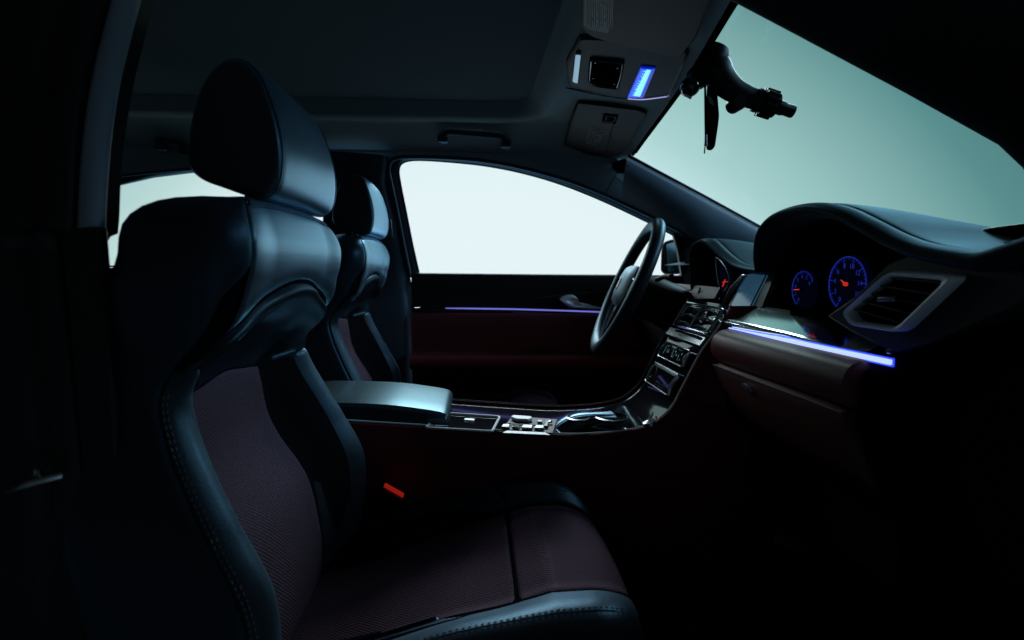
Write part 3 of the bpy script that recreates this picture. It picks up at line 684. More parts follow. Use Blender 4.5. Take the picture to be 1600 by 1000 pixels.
# instruments in the near hood
def dial(u, v, X, r, marks, a0, a1, ndeg, label, nlen, hub, red_up=False):
    c = PX(u, v, X); d = thing('instrument_dial', c, label, None); d.parent = dash; ORG[d.name] = c; d.location = c-ORG[dash.name]
    del d['label']; d['label'] = label
    MB().lathe(c, (-1, 0, 0), [(.0001, 0), (r*.99, 0), (r*1.06, -.006)], 48).build('dial_face', dial_face, d)
    pt = lambda a, rr, dx=-.002: c+Vector((dx, -math.sin(math.radians(a))*rr*-1*-1, math.cos(math.radians(a))*rr))
    seg = [pt(a, r*.97) for a in np.linspace(a0, a1, 60)]
    MB().tube(seg, r*.022, 6).build('dial_ring', dial_blue, d)
    mb = MB(); mc = MB()
    for k in range(marks*4+1):
        a = a0+(a1-a0)*k/(marks*4); big = k % 4 == 0
        mb.tube([pt(a, r*.93), pt(a, r*(.80 if big else .87))], r*(.022 if big else .012), 4)
    mb.build('dial_ticks', dial_blue, d)
    for k in range(marks+1):
        a = a0+(a1-a0)*k/marks; p = pt(a, r*.66)
        t = bpy.data.curves.new('dial_number', 'FONT'); t.body = str(k if r < .035 else k*2 if marks < 9 else k*20); t.size = r*.26; t.align_x = 'CENTER'; t.align_y = 'CENTER'; t.extrude = .0002
        to = bpy.data.objects.new('tmp', t); COL.objects.link(to); dg = bpy.context.evaluated_depsgraph_get(); me = bpy.data.meshes.new_from_object(to.evaluated_get(dg)); bpy.data.objects.remove(to)
        R = Matrix(((0, 0, -1), (-1, 0, 0), (0, 1, 0))); mc.add([p+R @ q.co for q in me.vertices], [tuple(f.vertices) for f in me.polygons])
    mc.build('dial_numbers', dial_blue, d)
    MB().tube([pt(ndeg, hub*.5, -.004), pt(ndeg, nlen, -.004)], r*.03, 6, scale=[1.2, .6]).build('needle', needle_red, d)
    MB().lathe(c+Vector((-.002, 0, 0)), (-1, 0, 0), [(hub*.7, 0), (hub*.6, .004), (.0001, .005)], 20).build('needle_hub', matte if not red_up else needle_red, d)
    return d
dial(1256, 452, .548, .031, 6, -150, 60, -95, 'small round gauge with blue ring and level red needle', .022, .005)
dial(1325, 444, .546, .041, 8, -150, 120, -60, 'large round gauge with blue numbers and red hub', .012, .0045, True)
# centre screen between the hoods
sc = [PX(1139,480,.560), PX(1166,429,.620), PX(1200,424,.610), PX(1172,480,.555)]
so = MB().prism(sc, (.012, .0, .002)).build('centre_screen', screen_m, dash, bevel=.001)
MB().tube(sc+[sc[0]], .0016, 6).build('screen_bezel', chrome_soft, so)
MB().prism([PX(1176,480,.56), PX(1203,425,.61), PX(1212,425,.61), PX(1190,480,.56)], (.01, 0, 0)).build('screen_surround', plastic, dash)
# driver cluster ring and chrome swoosh
ringp = [PX(u, v, .605) for u, v in [(1119,404),(1127,408),(1136,422),(1140,438),(1136,450),(1129,458),(1122,464),(1124,450),(1121,430)]]
cl = MB().tube([Vector(p) for p in catmull(ringp, 6, True)], .0022, 8, closed=True).build('cluster_ring', satin, dash)
MB().prism([Vector(p) for p in catmull([p+Vector((.006, 0, 0)) for p in ringp], 3, True)], (.004, 0, 0)).build('cluster_face', dial_face, cl)
MB().tube([PX(1129,448,.600), PX(1133,437,.600)], .0014, 6).build('needle', needle_red, cl)
MB().tube([PX(1129,441,.600), PX(1137,440,.600)], .0009, 6).build('needle', needle_red, cl)
MB().tube([Vector(p) for p in catmull([PX(u, v, .590) for u, v in [(1094,450),(1091,462),(1094,474),(1104,479),(1118,476),(1126,466)]], 6)], .0025, 8).build('chrome_swoosh', satin, dash)
MB().tube([Vector(p) for p in catmull([PX(u, v, .585) for u, v in [(1068,452),(1080,458),(1090,470),(1095,480)]], 5)], .0018, 6).build('chrome_swoosh', satin, dash)
MB().prism([PX(u, v, .60) for u, v in [(1062,455),(1090,450),(1096,478),(1082,478)]], (.01, 0, 0)).build('cluster_cheek', chrome_soft, dash, bevel=.003)
MB().prism([PX(u, v, .585) for u, v in [(1132,480),(1148,455),(1164,430),(1158,428),(1140,448),(1124,478)]], (.008, 0, 0)).build('cluster_cheek', chrome_soft, dash, bevel=.003)

# =================================================================== CENTRE CONSOLE AND STACK
con = thing('centre_console', (.1, 0, .34), 'burgundy centre console with chrome trimmed tray, gear lever and button stack between the front seats', 'centre console')
YN, YF = -.118, .118
SPXL = [(1146,478),(1136,500),(1120,524),(1101,549),(1084,580),(1068,611),(1056,634),(1040,652),(1015,668),(975,677),(930,681),(880,682),(790,677),(700,671),(620,666),(540,661)]
near = [Vector(p) for p in catmull([PY(u, v, YN) for u, v in SPXL], 6)]
def csurf(t, y, off=0):          # t along profile 0..1, y across
    i = t*(len(near)-1); k = min(int(i), len(near)-2); p = near[k].lerp(near[k+1], i-k); tg = (near[k+1]-near[k]).normalized()
    n = Vector((tg.z, 0, -tg.x)); n = n if n.z > 0 else -n
    return Vector((p.x, y, p.z))+n*off
side = near+[Vector((near[-1].x, YN, .36)), Vector((.62, YN, .36)), Vector((.62, YN, near[0].z))]
MB().add(side, [tuple(range(len(side)))]).build('console_side', dark_burgundy, con)
MB().add([Vector((p.x, YF, p.z)) for p in side], [tuple(range(len(side)))]).build('console_side', dark_burgundy, con)
# top skin, gloss black
ts = np.linspace(0, 1, 90)
MB().grid([[csurf(t, YN+.012+ (YF-YN-.024)*k/10, -.002) for k in range(11)] for t in ts]).build('top_skin', gloss, con, recalc=False)
# rounded burgundy shoulders with thin trim line on their inner edge
for sd, y in ((-1, YN), (1, YF)):
    rows = []
    for a in np.linspace(0, 1, 7)*math.pi/2:
        rows.append([csurf(t, y-sd*.012*(1-math.cos(a)), -.010+.012*math.sin(a)) for t in ts])
    MB().grid(rows).build('console_edge', dark_burgundy, con, recalc=False)
    MB().tube([csurf(t, y-sd*.008, .0035) for t in ts[8:]], .0019, 6).build('trim_line', silver if sd < 0 else chrome_soft, con)
MB().tube([PY(u, v, YN-.001) for u, v in [(820,741),(845,737),(900,738),(1000,741),(1060,741),(1140,737)]], .0012, 5).build('side_seam', burgundy, con)
A0 = [csurf(t, YN, -.010) for t in np.linspace(.075, .36, 40)]
B0 = [Vector((max(p.x+.02, .480), -.168, p.z-.004)) for p in A0]
M0 = [a.lerp(b, .5)+Vector((.008, -.010, 0)) for a, b in zip(A0, B0)]
loft('side_blend', [A0, [a.lerp(b, .12)+Vector((.001, -.006, 0)) for a, b in zip(A0, B0)], M0, B0], burgundy, con, n=40, sub=5)
# armrest
arm_leather = mat('armrest_leather', (.022, .027, .032), .3, bump=('grain', 420, .10, .0006)); sheen(arm_leather, (.52, .84, .96), .03, .44, 2.2, .30)
ar = []
for x, zt, k in [(-.40,.714,.7),(-.395,.725,.93),(-.37,.730,1),(-.25,.727,1),(-.17,.722,1),(-.10,.712,1),(-.066,.705,.98),(-.054,.699,.94),(-.050,.690,.88)]:
    sec = []
    for a in range(32):
        l, t = sup(a/8.0, 11); hh = .046*k; sec.append(Vector((x-.012*(1-t)*(x > -.1), .004+l*.108*(.96+.04*k), zt-.010-hh/2+t*hh/2+.002*(1-l*l)*(t > 0))))
    ar.append(sec)
arm = [[Vector(q) for q in row] for row in zip(*[catmull([r[i] for r in ar], 5) for i in range(32)])]
A_ = MB().grid(arm, closev=True); c1 = sum(arm[-1], Vector())/32; A_.grid([arm[-1], [c1+(p-c1)*.5+Vector((.001, 0, 0)) for p in arm[-1]], [c1+(p-c1)*.02+Vector((.001, 0, 0)) for p in arm[-1]]], closev=True)
arm_o = A_.build('armrest', arm_leather, con)
MB().tube([Vector((x, -.104, z)) for x, z in [(-.38,.709),(-.25,.706),(-.15,.700),(-.09,.690),(-.06,.683)]], .0014, 6).build('piping', seam_leather, arm_o)
MB().box((-.22, 0, .655), (.33, .19, .06)).build('armrest_box', plastic, con, bevel=.008)
# tray frame
def PC(u, v, dz=0):
    z = .664
    for _ in range(4): p = PZ(u, v, z+dz)
    return p
tr = [PZ(664,668,.672), PZ(693,645,.672), PZ(781,651,.670), PZ(769,674,.670)]
tray = MB().tube(roundpoly(tr, .008), .0026, 8, closed=True).build('tray_frame', silver, con)
MB().prism([p+Vector((0, 0, -.003)) for p in tr], (0, 0, .0015)).build('tray', gloss, con)
MB().tube([PZ(679,664,.6725), PZ(698,650,.6725)], .0014, 6).build('tray_ridge', chrome_soft, con)
MB().prism([PZ(727,654,.6715), PZ(742,655,.6715), PZ(740,657.5,.6715), PZ(725,656,.6715)], (0, 0, .001)).build('tray_button', satin, con)
# button bank
def pad_z(px, z, th, m, name, par=con, bev=.0015):
    return MB().prism([PZ(u, v, z) for u, v in px], (0, 0, th)).build(name, m, par, bevel=bev)
bankp = pad_z([(783,673),(800,652),(872,657),(864,679)], .668, .003, plastic, 'button_bank')
pad_z([(798,655),(802,652.5),(830,654.5),(832,657),(826,659.5),(806,658.5)], .6725, .006, silver, 'switch', bankp)
for k, (a, b) in enumerate([(783,796),(799,812),(814,832),(834,850)]):
    pad_z([(a,669.5+k*.6),(a+3,665+k*.6),(b+1,665.7+k*.6),(b-1,670.3+k*.6)], .6725, .004, satin if k != 1 else chrome, 'switch', bankp)
MB().tube([PZ(795,661.5,.674), PZ(806,664,.674), PZ(840,665,.674)], .0014, 6).build('switch_rail', satin, bankp)
pad_z([(840,658),(848,658.5),(847,661),(839,660.5)], .6725, .003, silver, 'switch', bankp)
pad_z([(852,659),(858,659.5),(856,669),(850,668)], .6725, .004, chrome_soft, 'switch', bankp)
MB().lathe(PZ(860,660,.674), (0, 0, 1), [(.004, 0), (.004, .003), (.0001, .004)], 16).build('switch', chrome, bankp)
pad_z([(785,677),(792,673.5),(852,676.5),(860,680.5)], .6715, .0012, silver, 'switch_plate', bankp, .0004)
# gear lever: leather paddle pointing forward with chrome rim
gl_ = thing('gear_lever', PY(905, 680, -.04), 'black leather wrapped gear lever paddle leaning forward on the console', 'gear lever')
yl = -.045
up_ = [Vector(p) for p in catmull([PY(858,675,yl), PY(870,662,yl), PY(885,652,yl), PY(905,647,yl), PY(930,646,yl), PY(959,646,yl)], 6)]
dn_ = [Vector(p) for p in catmull([PY(859,678,yl), PY(880,679,yl), PY(905,674,yl), PY(925,664,yl), PY(942,658,yl), PY(958,650,yl)], 6)]
P = []
for a, b in zip(up_, dn_):
    c = (a+b)/2; hz = max((a-b).length/2, .0025); dr = (a-b).normalized(); wd = .026
    P.append([c+dr*(hz*math.sin(q))+Vector((0, wd*math.cos(q)*(1 if True else 0), 0)) for q in np.linspace(0, 2*math.pi, 25)[:-1]])
P = [[(P[0][0]+P[0][12])/2]*24]+P+[[(P[-1][0]+P[-1][12])/2]*24]
MB().grid(P, closev=True).build('grip', leather, gl_)
MB().tube([p+Vector((0, -.012, .0005)) for p in up_[3:]], .0015, 6).build('trim_line', satin, gl_)
# cup holder rings
for (u, v, z, r) in ((915,672,.664,.024), (972,672,.664,.034)):
    c = PZ(u, v, z); c.y = min(max(c.y, -.06), .05)
    MB().lathe(c, (0, 0, 1), [(r, .0), (r+.002, .004), (r-.002, .005), (r-.003, .0), (r-.004, -.004)], 36).build('cup_holder_ring', chrome_soft, con)
MB().lathe(PZ(1015,663,.69), (-.3, 0, 1), [(.012, 0), (.012, .006), (.0001, .009)], 20).build('knob', chrome_soft, con)
MB().tube([csurf(.52, -.09, .003), csurf(.50, -.085, .006), csurf(.485, -.07, .004)], .002, 6).build('chrome_accent', satin, con)
# stack modules on the sloping face
def stackbox(t0, t1, y0, y1, h, m, name, par, r=.006, bev=.002, base=.001):
    cor = [csurf(t0, y0, base), csurf(t0, y1, base), csurf(t1, y1, base), csurf(t1, y0, base)]
    n = (csurf((t0+t1)/2, 0, 1)-csurf((t0+t1)/2, 0, 0)).normalized()
    return MB().prism(roundpoly(cor, r), n*h).build(name, m, par, bevel=bev)
def stackring(t0, t1, y0, y1, off, rad, m, name, par, r=.008):
    cor = [csurf(t0, y0, off), csurf(t0, y1, off), csurf(t1, y1, off), csurf(t1, y0, off)]
    return MB().tube(roundpoly(cor, r), rad, 8, closed=True).build(name, m, par)
def tt(u, v):                    # profile parameter nearest to a pixel on the near edge
    p = PY(u, v, YN); return min(range(len(near)), key=lambda i: (near[i]-p).length)/(len(near)-1)
tA, tB, tC, tD, tE, tF, tG, tH = tt(1143,484), tt(1118,526), tt(1112,533), tt(1101,549), tt(1098,552), tt(1081,587), tt(1078,592), tt(1059,630)
vn = stackring(tA+.008, tB, -.098, .098, .006, .0034, chrome, 'centre_vent', con, .014)
stackring(tA+.02, tB-.012, -.085, .085, .005, .0018, chrome_soft, 'vent_rim', vn, .010)
MB().tube([csurf(tA+.014, .002, .007), csurf(tB-.006, .002, .007)], .0032, 8).build('vent_divider', satin, vn)
for k in range(3):
    t = tA+.026+(tB-tA-.045)*k/2
    for y0, y1 in ((-.078, -.008), (.012, .078)):
        cpts = [csurf(t+.008, y0, .005), csurf(t-.002, y0*.75+y1*.25, .009), csurf(t-.002, y0*.25+y1*.75, .009), csurf(t+.008, y1, .005)]
        MB().sweep([Vector(p) for p in catmull(cpts, 4)], [(.0010, .004), (-.0010, .004), (-.0010, -.004), (.0010, -.004)], up=(0, 0, 1)).build('slat', satin, vn)
stackbox(tC, tD-.006, -.100, .100, .006, chrome_soft, 'chrome_bar', con, .004, .002)
stackbox(tC+.006, tC+.016, -.085, .05, .010, gloss, 'bar_button', con, .002, .001)
for a, b, nm in ((tE, tF, 'radio_panel'), (tG, tH, 'climate_panel')):
    pn = stackbox(a+.006, b-.006, -.080, .075, .006, gloss, nm, con, .012, .003)
    stackring(a+.006, b-.006, -.080, .075, .007, .0020, chrome_soft, 'panel_rim', pn, .012)
    for y in (-.078, .060):
        MB().tube([Vector(p) for p in catmull([csurf(a+.012, y, .006), csurf((a+b)/2, y-.004, .013), csurf(b-.012, y, .006)], 6)], .0036, 8).build('grip_bar', satin, pn)
    mb = MB()
    for r_ in range(3):
        for k in range(9):
            if random.random() < .75:
                t = a+(b-a)*(.22+.14*r_+.03*random.random()) if nm == 'radio_panel' else b-(b-a)*(.22+.12*r_); y = -.055+.012*k+random.uniform(-.002, .002)
                if nm == 'climate_panel' and (k < 1 or k > 5): continue
                L_ = random.choice([.003, .005, .007])
                if random.random() < .5: mb.tube([csurf(t, y, .0095), csurf(t, y+L_, .0095)], .0009, 4)
                else: mb.tube([csurf(t, y, .0095), csurf(t+.008, y+.002, .0095), csurf(t+.012, y, .0095)], .0009, 4)
    mb.build('button_marks', chrome, pn)
stackbox(tG+.004, tG+.018, -.075, .06, .009, satin, 'climate_bar', con, .004, .002)

# =================================================================== STEERING WHEEL
sw = thing('steering_wheel', (.46, .33, .90), 'leather steering wheel seen edge on in front of the driver window', 'steering wheel')
ctr = Vector((.424, .33, .925)); axw = Vector((-math.cos(math.radians(25)), 0, math.sin(math.radians(25)))).normalized()   # faces the driver
ex = Vector((.135, 1, 0)).normalized(); ey = Vector((math.sin(math.radians(25)), 0, math.cos(math.radians(25))))
axw = ey.cross(ex).normalized(); axw = axw if axw.x < 0 else -axw
R0 = .186
MB().sweep([ctr+(ex*math.cos(a)+ey*math.sin(a))*R0 for a in np.linspace(0, 2*math.pi, 97)[:-1]], [(.0175*math.cos(a), .0205*math.sin(a)) for a in np.linspace(0, 2*math.pi, 17)[:-1]], closed=True, up=axw).build('rim', wheel_leather, sw)
for sgn in (1,):
    MB().tube([ctr+(ex*math.cos(a)+ey*math.sin(a))*(R0-.014)+axw*.007 for a in np.linspace(-2.6, -.55, 40)], .0022, 6).build('rim_trim', satin, sw)
hub = MB()
rr = [(.070, -.02), (.074, .0), (.072, .016), (.060, .026), (.035, .032), (.0001, .034)]
hub.grid([[ctr-axw*.01+axw*hh+ex*(r*1.15*sup(k/8.0)[0])+ey*(r*.85*sup(k/8.0)[1]) for k in range(32)] for r, hh in rr], closev=True)
hb_ = hub.build('airbag_cover', wheel_leather, sw)
MB().lathe(ctr+axw*.0235, axw, [(.017, 0), (.018, .002), (.014, .003), (.0135, .0015), (.0001, .0018)], 28).build('emblem_ring', chrome, hb_)
for a in (0, math.pi, -math.pi/2):
    d = ex*math.cos(a)+ey*math.sin(a); sd = axw.cross(d)
    w0, w1 = (.030, .020) if a != -math.pi/2 else (.020, .016)
    rows = [[ctr-axw*.004+d*r+sd*(w*l)+axw*(.008*t) for l, t in [sup(k/4.0) for k in range(16)]] for r, w in ((.06, w0), (.10, w0*.9), (.14, w1*.85), (.178, w1))]
    MB().grid(rows, closev=True).build('spoke', plastic, sw)
    MB().tube([ctr+d*.075+sd*w0*.8+axw*.006, ctr+d*.12+sd*w0*.65+axw*.006, ctr+d*.165+sd*w1*.75+axw*.004], .002, 6).build('spoke_trim', satin, sw)
MB().grid([[ctr-axw*h_+(ex*math.cos(a)+ey*math.sin(a))*r for a in np.linspace(0, 2*math.pi, 33)[:-1]] for r, h_ in ((.05, .0), (.055, .03), (.062, .07), (.066, .16), (.06, .2))], closev=True).build('column_cover', plastic, sw)
for y0, y1, z0 in ((.27, .13, .955), (.40, .53, .955)):
    stv = MB().tube([Vector(p) for p in catmull([Vector((.49, y0, z0-.01)), Vector((.485, (y0+y1)/2, z0)), Vector((.478, y1, z0+.002))], 5)], .0065, 10).build('stalk', plastic, sw)
MB().tube([Vector((.478+.035, .395+.055*math.cos(a)*0+.02*math.sin(a), .955+.03*math.cos(a))) for a in np.linspace(-1.2, 1.2, 10)], .0015, 6).build('stalk_trim', satin, sw)

# =================================================================== ROOF FITTINGS
oc = thing('overhead_console', hitroof(970, 110), 'overhead console on the headliner with dark button cluster and glowing blue display', 'overhead console')

class Plane:
    def __init__(s, px, off):
        pts = [hitroof(u, v, off) for u, v in px]; s.c = sum(pts, Vector())/len(pts); n = Vector((0, 0, 0))
        for i in range(len(pts)): n += (pts[i]-s.c).cross(pts[(i+1) % len(pts)]-s.c)
        s.n = n.normalized() if n.z > 0 else -n.normalized()
    def at(s, u, v, d=0): return PP(u, v, s.c-s.n*d, s.n)       # d = distance below the plate face
PL = None
def RO(u, v, off): return PL.at(u, v, off)
def roofplate(px, d, th, m, name, par, r=.004, bev=.0015, **k):
    return MB().prism(roundpoly([PL.at(u, v, d) for u, v in px], r), PL.n*th).build(name, m, par, bevel=bev, **k)
OUT = [(884,98),(905,60),(1010,64),(1078,82),(1062,118),(1046,150),(1006,157),(966,152),(888,139)]
PL = Plane(OUT, .012)
roofplas = mat('overhead_plastic', (.008, .012, .015), .6, bump=('noise', 600, .12, .0004), spec=.25)
base = roofplate(OUT, 0, .03, roofplas, 'housing', oc, .012, .006)
MB().tube([Vector(p) for p in catmull([RO(884,137,.001), RO(925,146,.002), RO(968,153.5,.002), RO(1006,155.5,.002), RO(1045,150,.002)], 6)], .0015, 6).build('trim_line', satin, oc)
MB().tube([Vector(p) for p in catmull([RO(981,154.5,.0035), RO(1006,155.5,.0035), RO(1042,151,.0035)], 6)], .0012, 6, ).build('light_line', mat('violet_light', (.5, .4, .9), .4, emit=((.5, .45, .9), .8)), oc)
roofplate([(899,85),(908,86),(903,131),(894,128)], 0.00500, .008, satin, 'reading_lamp', oc, .004, .001)
bc = roofplate([(921,92),(976,97),(972,118),(966,141),(932,137),(918,128)], 0.00350, .006, matte, 'button_cluster', oc, .006, .0015)
cpts = [RO(u, v, 0.00450) for u, v in [(924,95),(973,99),(970,118),(964,138),(934,134),(921,127)]]
MB().tube(roundpoly(cpts, .006), .0011, 6, closed=True).build('cluster_rim', chrome_soft, bc)
for k, (u, v) in enumerate([(930,98),(965,106),(927,122),(960,131)]): MB().lathe(RO(u, v, 0.00600), (0, 0, -1), [(.0018, -.002), (.0018, .001), (.0001, .0014)], 10).build('button', chrome_soft, bc)
for k in range(5):
    a, b_ = RO(936+k*6, 106+k*.6, 0.00600), RO(933+k*6, 126+k*.6, 0.00600); MB().tube([a, b_], .0012, 6).build('button_rib', matte, bc)
ds = roofplate([(1001,106),(1024,108),(1005,153.5),(980,153)], 0.00350, .006, disp_edge, 'display', oc, .001, .0005)
roofplate([(1002.5,108),(1019,109.5),(1001,152),(982,151)], 0.00450, .001, disp, 'display_panel', ds, .0005, .0001)
roofplate([(1010,109.5),(1017,110),(1000,151),(990,150)], 0.00550, .001, disp_hi, 'display_bar', ds, .0005, .0001)
mb = MB()
for k in range(11):
    t = k/10; u0, v0 = 1004-17*t, 112+36*t
    for j in range(2):
        if random.random() < .8:
            a, b_ = RO(u0+1+3*j, v0, 0.00580), RO(u0+3+3*j, v0+random.choice([-1, 1, 1.6]), .0058); mb.tube([a, b_], .0007, 4)
mb.build('display_marks', disp_hi, ds)
# driver sun visor with label
def visor(name, px, off, th, label, m=roofplas):
    global PL
    PL = Plane(px, off); t = thing(name, PL.c, label, 'sun visor')
    roofplate(px, 0, th, m, 'visor_panel', t, .012, .005); return t
vf_ = visor('sun_visor', [(902,160),(1000,172),(1012,178),(975,240),(950,248),(905,240),(879,230),(890,190)], .010, .02, 'driver side sun visor folded up, small icon button and printed warning label')
MB().tube([RO(902,163,.001), RO(884,222,.001), RO(882,230,.001)], .001, 5).build('visor_seam', matte, vf_)
MB().tube([RO(963,180,.001), RO(945,243,.001)], .0008, 5).build('visor_seam', matte, vf_)
ib = roofplate([(943,178),(966,181),(962,194),(940,191)], 0.00150, .002, matte, 'icon_button', vf_, .002, .0005)
mb = MB()
for a, b_ in [((947,183),(947,188)), ((949,186),(951,186)), ((955,190),(960,190)), ((960,190),(962,184)), ((962,184),(959,184)), ((945,181),(963,183)), ((943,189),(958,192))]: mb.tube([RO(*a, 0.00320), RO(*b_, 0.00320)], .0006, 4)
mb.build('icon_marks', white_mark, ib)
mb = MB()
L0 = lambda a, b_: (924+24*a-8*b_, 197+5*a+26*b_)
def lab(a0, b0, a1, b1): mb.tube([RO(*L0(a0, b0), 0.00160), RO(*L0(a1, b1), 0.00160)], .00045, 4)
for a in ((0,0,1,0),(0,0,0,1),(0,1,.7,1),(0,.3,1,.3),(1,0,1,.3),(.05,.12,.4,.12),(.55,.15,.9,.15),(.3,.3,.3,.45),(.15,.5,.35,.6),(.4,.5,.6,.42),(.6,.42,.75,.6),(.75,.6,.6,.8),(.2,.7,.35,.9),(.45,.7,.6,.95),(.1,.85,.25,.95),(.8,.4,.8,.65),(.65,.85,.85,.8),(.4,.62,.5,.78)): lab(*a)
lo = mb.build('warning_label', white_mark, vf_)
MB().lathe(RO(884,232,.001), (0, 0, -1), [(.0015, -.002), (.0015, .0008), (.0001, .001)], 10).build('visor_clip', chrome_soft, vf_)
# near sun visor with ribbed mirror strip, top of the picture
vn_ = visor('sun_visor', [(906,-30),(908,44),(922,58),(985,76),(1062,92),(1088,60),(1112,0),(1124,-40)], .022, .012, 'near sun visor at the top edge with greyish ribbed mirror strip')
ms = roofplate([(914,-34),(912,40),(922,47),(950,52),(957,30),(962,-34)], 0.00080, .001, paper, 'mirror_strip', vn_, .004, .0003)
mb = MB()
for k in range(14):
    u = 917+k*3.1; mb.tube([RO(u, 44-6*(k < 2), .0018), RO(u+1, -34, 0.00180)], .00045+.0003*random.random(), 4)
mb.build('mirror_ribs', chrome_soft, vn_)
mb = MB()
for k in range(26):
    u = random.choice([926,933,940,946]); v = random.uniform(0, 44); mb.tube([RO(u, v, 0.00220), RO(u+.2, v+random.uniform(1.5, 4), .0022)], .0006, 4)
mb.build('mirror_print', white_mark, vn_)

# grab handles
def grab(cu, cv, hw_, off, label, sc=1.0):
    l = hitroof(cu-hw_, cv-4*sc, off); r = hitroof(cu+hw_, cv+5*sc, off); c = (l+r)/2
    t = thing('grab_handle', c, label, 'grab handle', 'grab handles above the far side windows')
    D = (r-l); n = 25; path = []
    for k in range(n):
        s = k/(n-1); rise = .016*math.sin(math.pi*min(1, min(s, 1-s)/.16)*.5)
        path.append(l+D*s+Vector((0, -.034*math.sin(math.pi*min(1, min(s, 1-s)/.14)*.5), .006-.026*(1-rise/.016))))
    MB().sweep(path, [(.0075, .0), (.006, .006), (-.006, .006), (-.009, 0), (-.006, -.006), (.006, -.006)], up=(0, 0, 1)).build('grip', trim, t, bevel=.002)
    for e, s in ((l, 1), (r, -1)):
        p = e+D.normalized()*s*.010; MB().box(p+Vector((0, -.012, -.012)), (.030, .030, .020)).build('mount', trim, t, bevel=.004)
    return t
grab(741, 216, 54, .0, 'dark grab handle above the driver side front window, right one of two')
grab(275, 228, 24, .0, 'dark grab handle above the rear window, left one of two, half hidden by headrest')

# =================================================================== MIRROR AND WINDSHIELD MOUNT
mt = thing('windshield_mount', PP(1118, 84, (.50, -.12, 1.333), (.41, 0, .91)), 'black bulky clamp mount with ribbed ring and stub, stuck to windshield', 'windshield mount')
YM = -.13
def M_(u, v, y=YM): return PY(u, v, y)
c = M_(1116, 86); MB().lathe(c, (.41, 0, .91), [(.0001, -.016), (.020, -.016), (.026, -.010), (.027, .002), (.024, .012), (.0001, .014)], 32).build('suction_base', plastic, mt)
body_path = [(1112,92),(1118,108),(1128,124),(1146,140),(1166,150),(1180,155)]
rad = [.027,.030,.027,.023,.020,.019]
bp_ = [Vector(p) for p in catmull([M_(*p) for p in body_path], 5)]; rs_ = [float(q[0]) for q in catmull([(r,) for r in rad], 5)]
MB().sweep(bp_, [(math.cos(a)*.9, math.sin(a)) for a in np.linspace(0, 2*math.pi, 25)[:-1]], scale=rs_).build('arm', plastic, mt)
MB().lathe(M_(1150,163), (0, 1, 0), [(.0001, -.018), (.012, -.018), (.014, -.014), (.014, .014), (.0001, .018)], 20).build('hinge_knob', plastic, mt)
MB().lathe(M_(1094,118), (0, 1, 0), [(.0001, -.018), (.018, -.016), (.022, -.01), (.022, .014), (.0001, .018)], 24).build('pivot', plastic, mt)
a0, a1 = M_(1181,156), M_(1212,166); axm = (a1-a0).normalized()
MB().lathe(a0, axm, [(.001, -.004), (.021, -.004), (.022, .004), (.019, .006), (.019, .012), (.024, .014), (.025, .024), (.019, .026), (.019, .032), (.022, .034), (.022, .040), (.010, .042)], 28).build('lock_ring', plastic, mt)
mb = MB()
for k in range(14):
    a = 2*math.pi*k/14; x = axm.orthogonal().normalized(); y = axm.cross(x); p = a0+axm*.020+(x*math.cos(a)+y*math.sin(a))*.024
    mb.tube([p-axm*.010, p+axm*.016], .0032, 6)
mb.build('ring_teeth', plastic, mt)
MB().lathe(a0+axm*.030, axm, [(.0001, 0), (.013, 0), (.0135, .024), (.0115, .030), (.012, .044), (.0115, .047), (.0001, .047)], 24).build('stub', plastic, mt)
rm = thing('rear_view_mirror', M_(1108, 190), 'rear view mirror turned edge on, hanging below the windshield mount', 'rear view mirror')
MB().grid([[M_(1078,136)+Vector((.020*a*.9, .022*b_, .018*c_)) for a, b_, c_ in [(math.sin(f)*math.cos(g), math.sin(f)*math.sin(g), math.cos(f)) for g in np.linspace(0, 2*math.pi, 25)[:-1]]] for f in np.linspace(.01, 3.13, 14)], closev=True).build('stem_pod', gloss, rm)
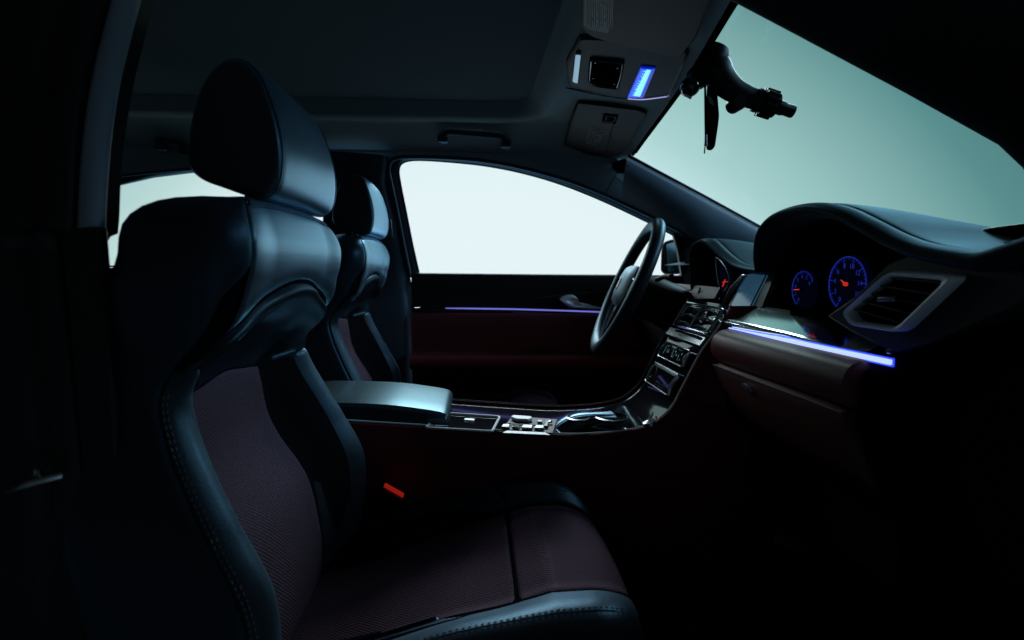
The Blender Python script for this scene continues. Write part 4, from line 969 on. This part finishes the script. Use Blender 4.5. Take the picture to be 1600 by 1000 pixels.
MB().tube([M_(1070,148,YM-.02), M_(1080,153,YM-.02)], .003, 8, scale=[.8, 1]).build('pod_lens', satin, rm)
dirw = Vector((.42, 1, 0)).normalized(); nrm = Vector((dirw.y, -dirw.x, 0)); c = M_(1112, 188, -.10)
tl = [(-.0115,.044),(.002,.044),(.007,.030),(.0115,-.010),(.010,-.032),(.003,-.040),(-.007,-.038)]
MB().prism(roundpoly([c+nrm*a+Vector((0, 0, z))-dirw*.075 for a, z in tl], .005), dirw*.17).build('mirror_shell', matte, rm, bevel=.004)
MB().prism([c+nrm*a+Vector((0, 0, z))-dirw*.078 for a, z in [(-.0165,.046),(-.0125,.046),(-.0085,-.044),(-.0125,-.044)]], dirw*.176).build('mirror_glass', gloss, rm, bevel=.001)
MB().tube([c-dirw*.078+nrm*-.010+Vector((0, 0, -.044)), c-dirw*.078+nrm*-.009+Vector((0, 0, -.064))], .0025, 8).build('dimmer_lever', chrome_soft, rm)
MB().prism([M_(u, v, YM-.04) for u, v in [(1105,148),(1111,152),(1119,163),(1117,167),(1109,160)]], (0, .006, 0)).build('reflector', satin, rm, bevel=.001)

# outside mirror beyond the driver window
om = thing('side_mirror', (.80, .98, .96), 'door mirror outside the driver window, beside the steering wheel rim', 'side mirror')
mp = [PY(u, v, .86) for u, v in [(1036,378),(1052,373),(1064,380),(1066,428),(1040,430),(1032,424),(1033,392)]]
MB().prism(roundpoly(mp, .012), (.06, .14, 0)).build('mirror_housing', plastic, om, bevel=.012)
MB().prism(roundpoly([PY(u, v, .855) for u, v in [(1041,382),(1054,378),(1061,384),(1062,422),(1044,425)]], .008), (0, .004, 0)).build('mirror_glass', mat('mirror_face', (.25, .42, .45), .2, metal=1), om)
MB().box((.80, .80, .935), (.06, .12, .03)).build('mirror_arm', plastic, om, bevel=.008)

# studio floor outside the car
fl = MB(); fl.lathe((0, 0, 0), (0, 0, 1), [(.01, 0), (2, 0), (5, 0)], 48); f_ = fl.build('studio_floor', floor_m); f_['kind'] = 'structure'
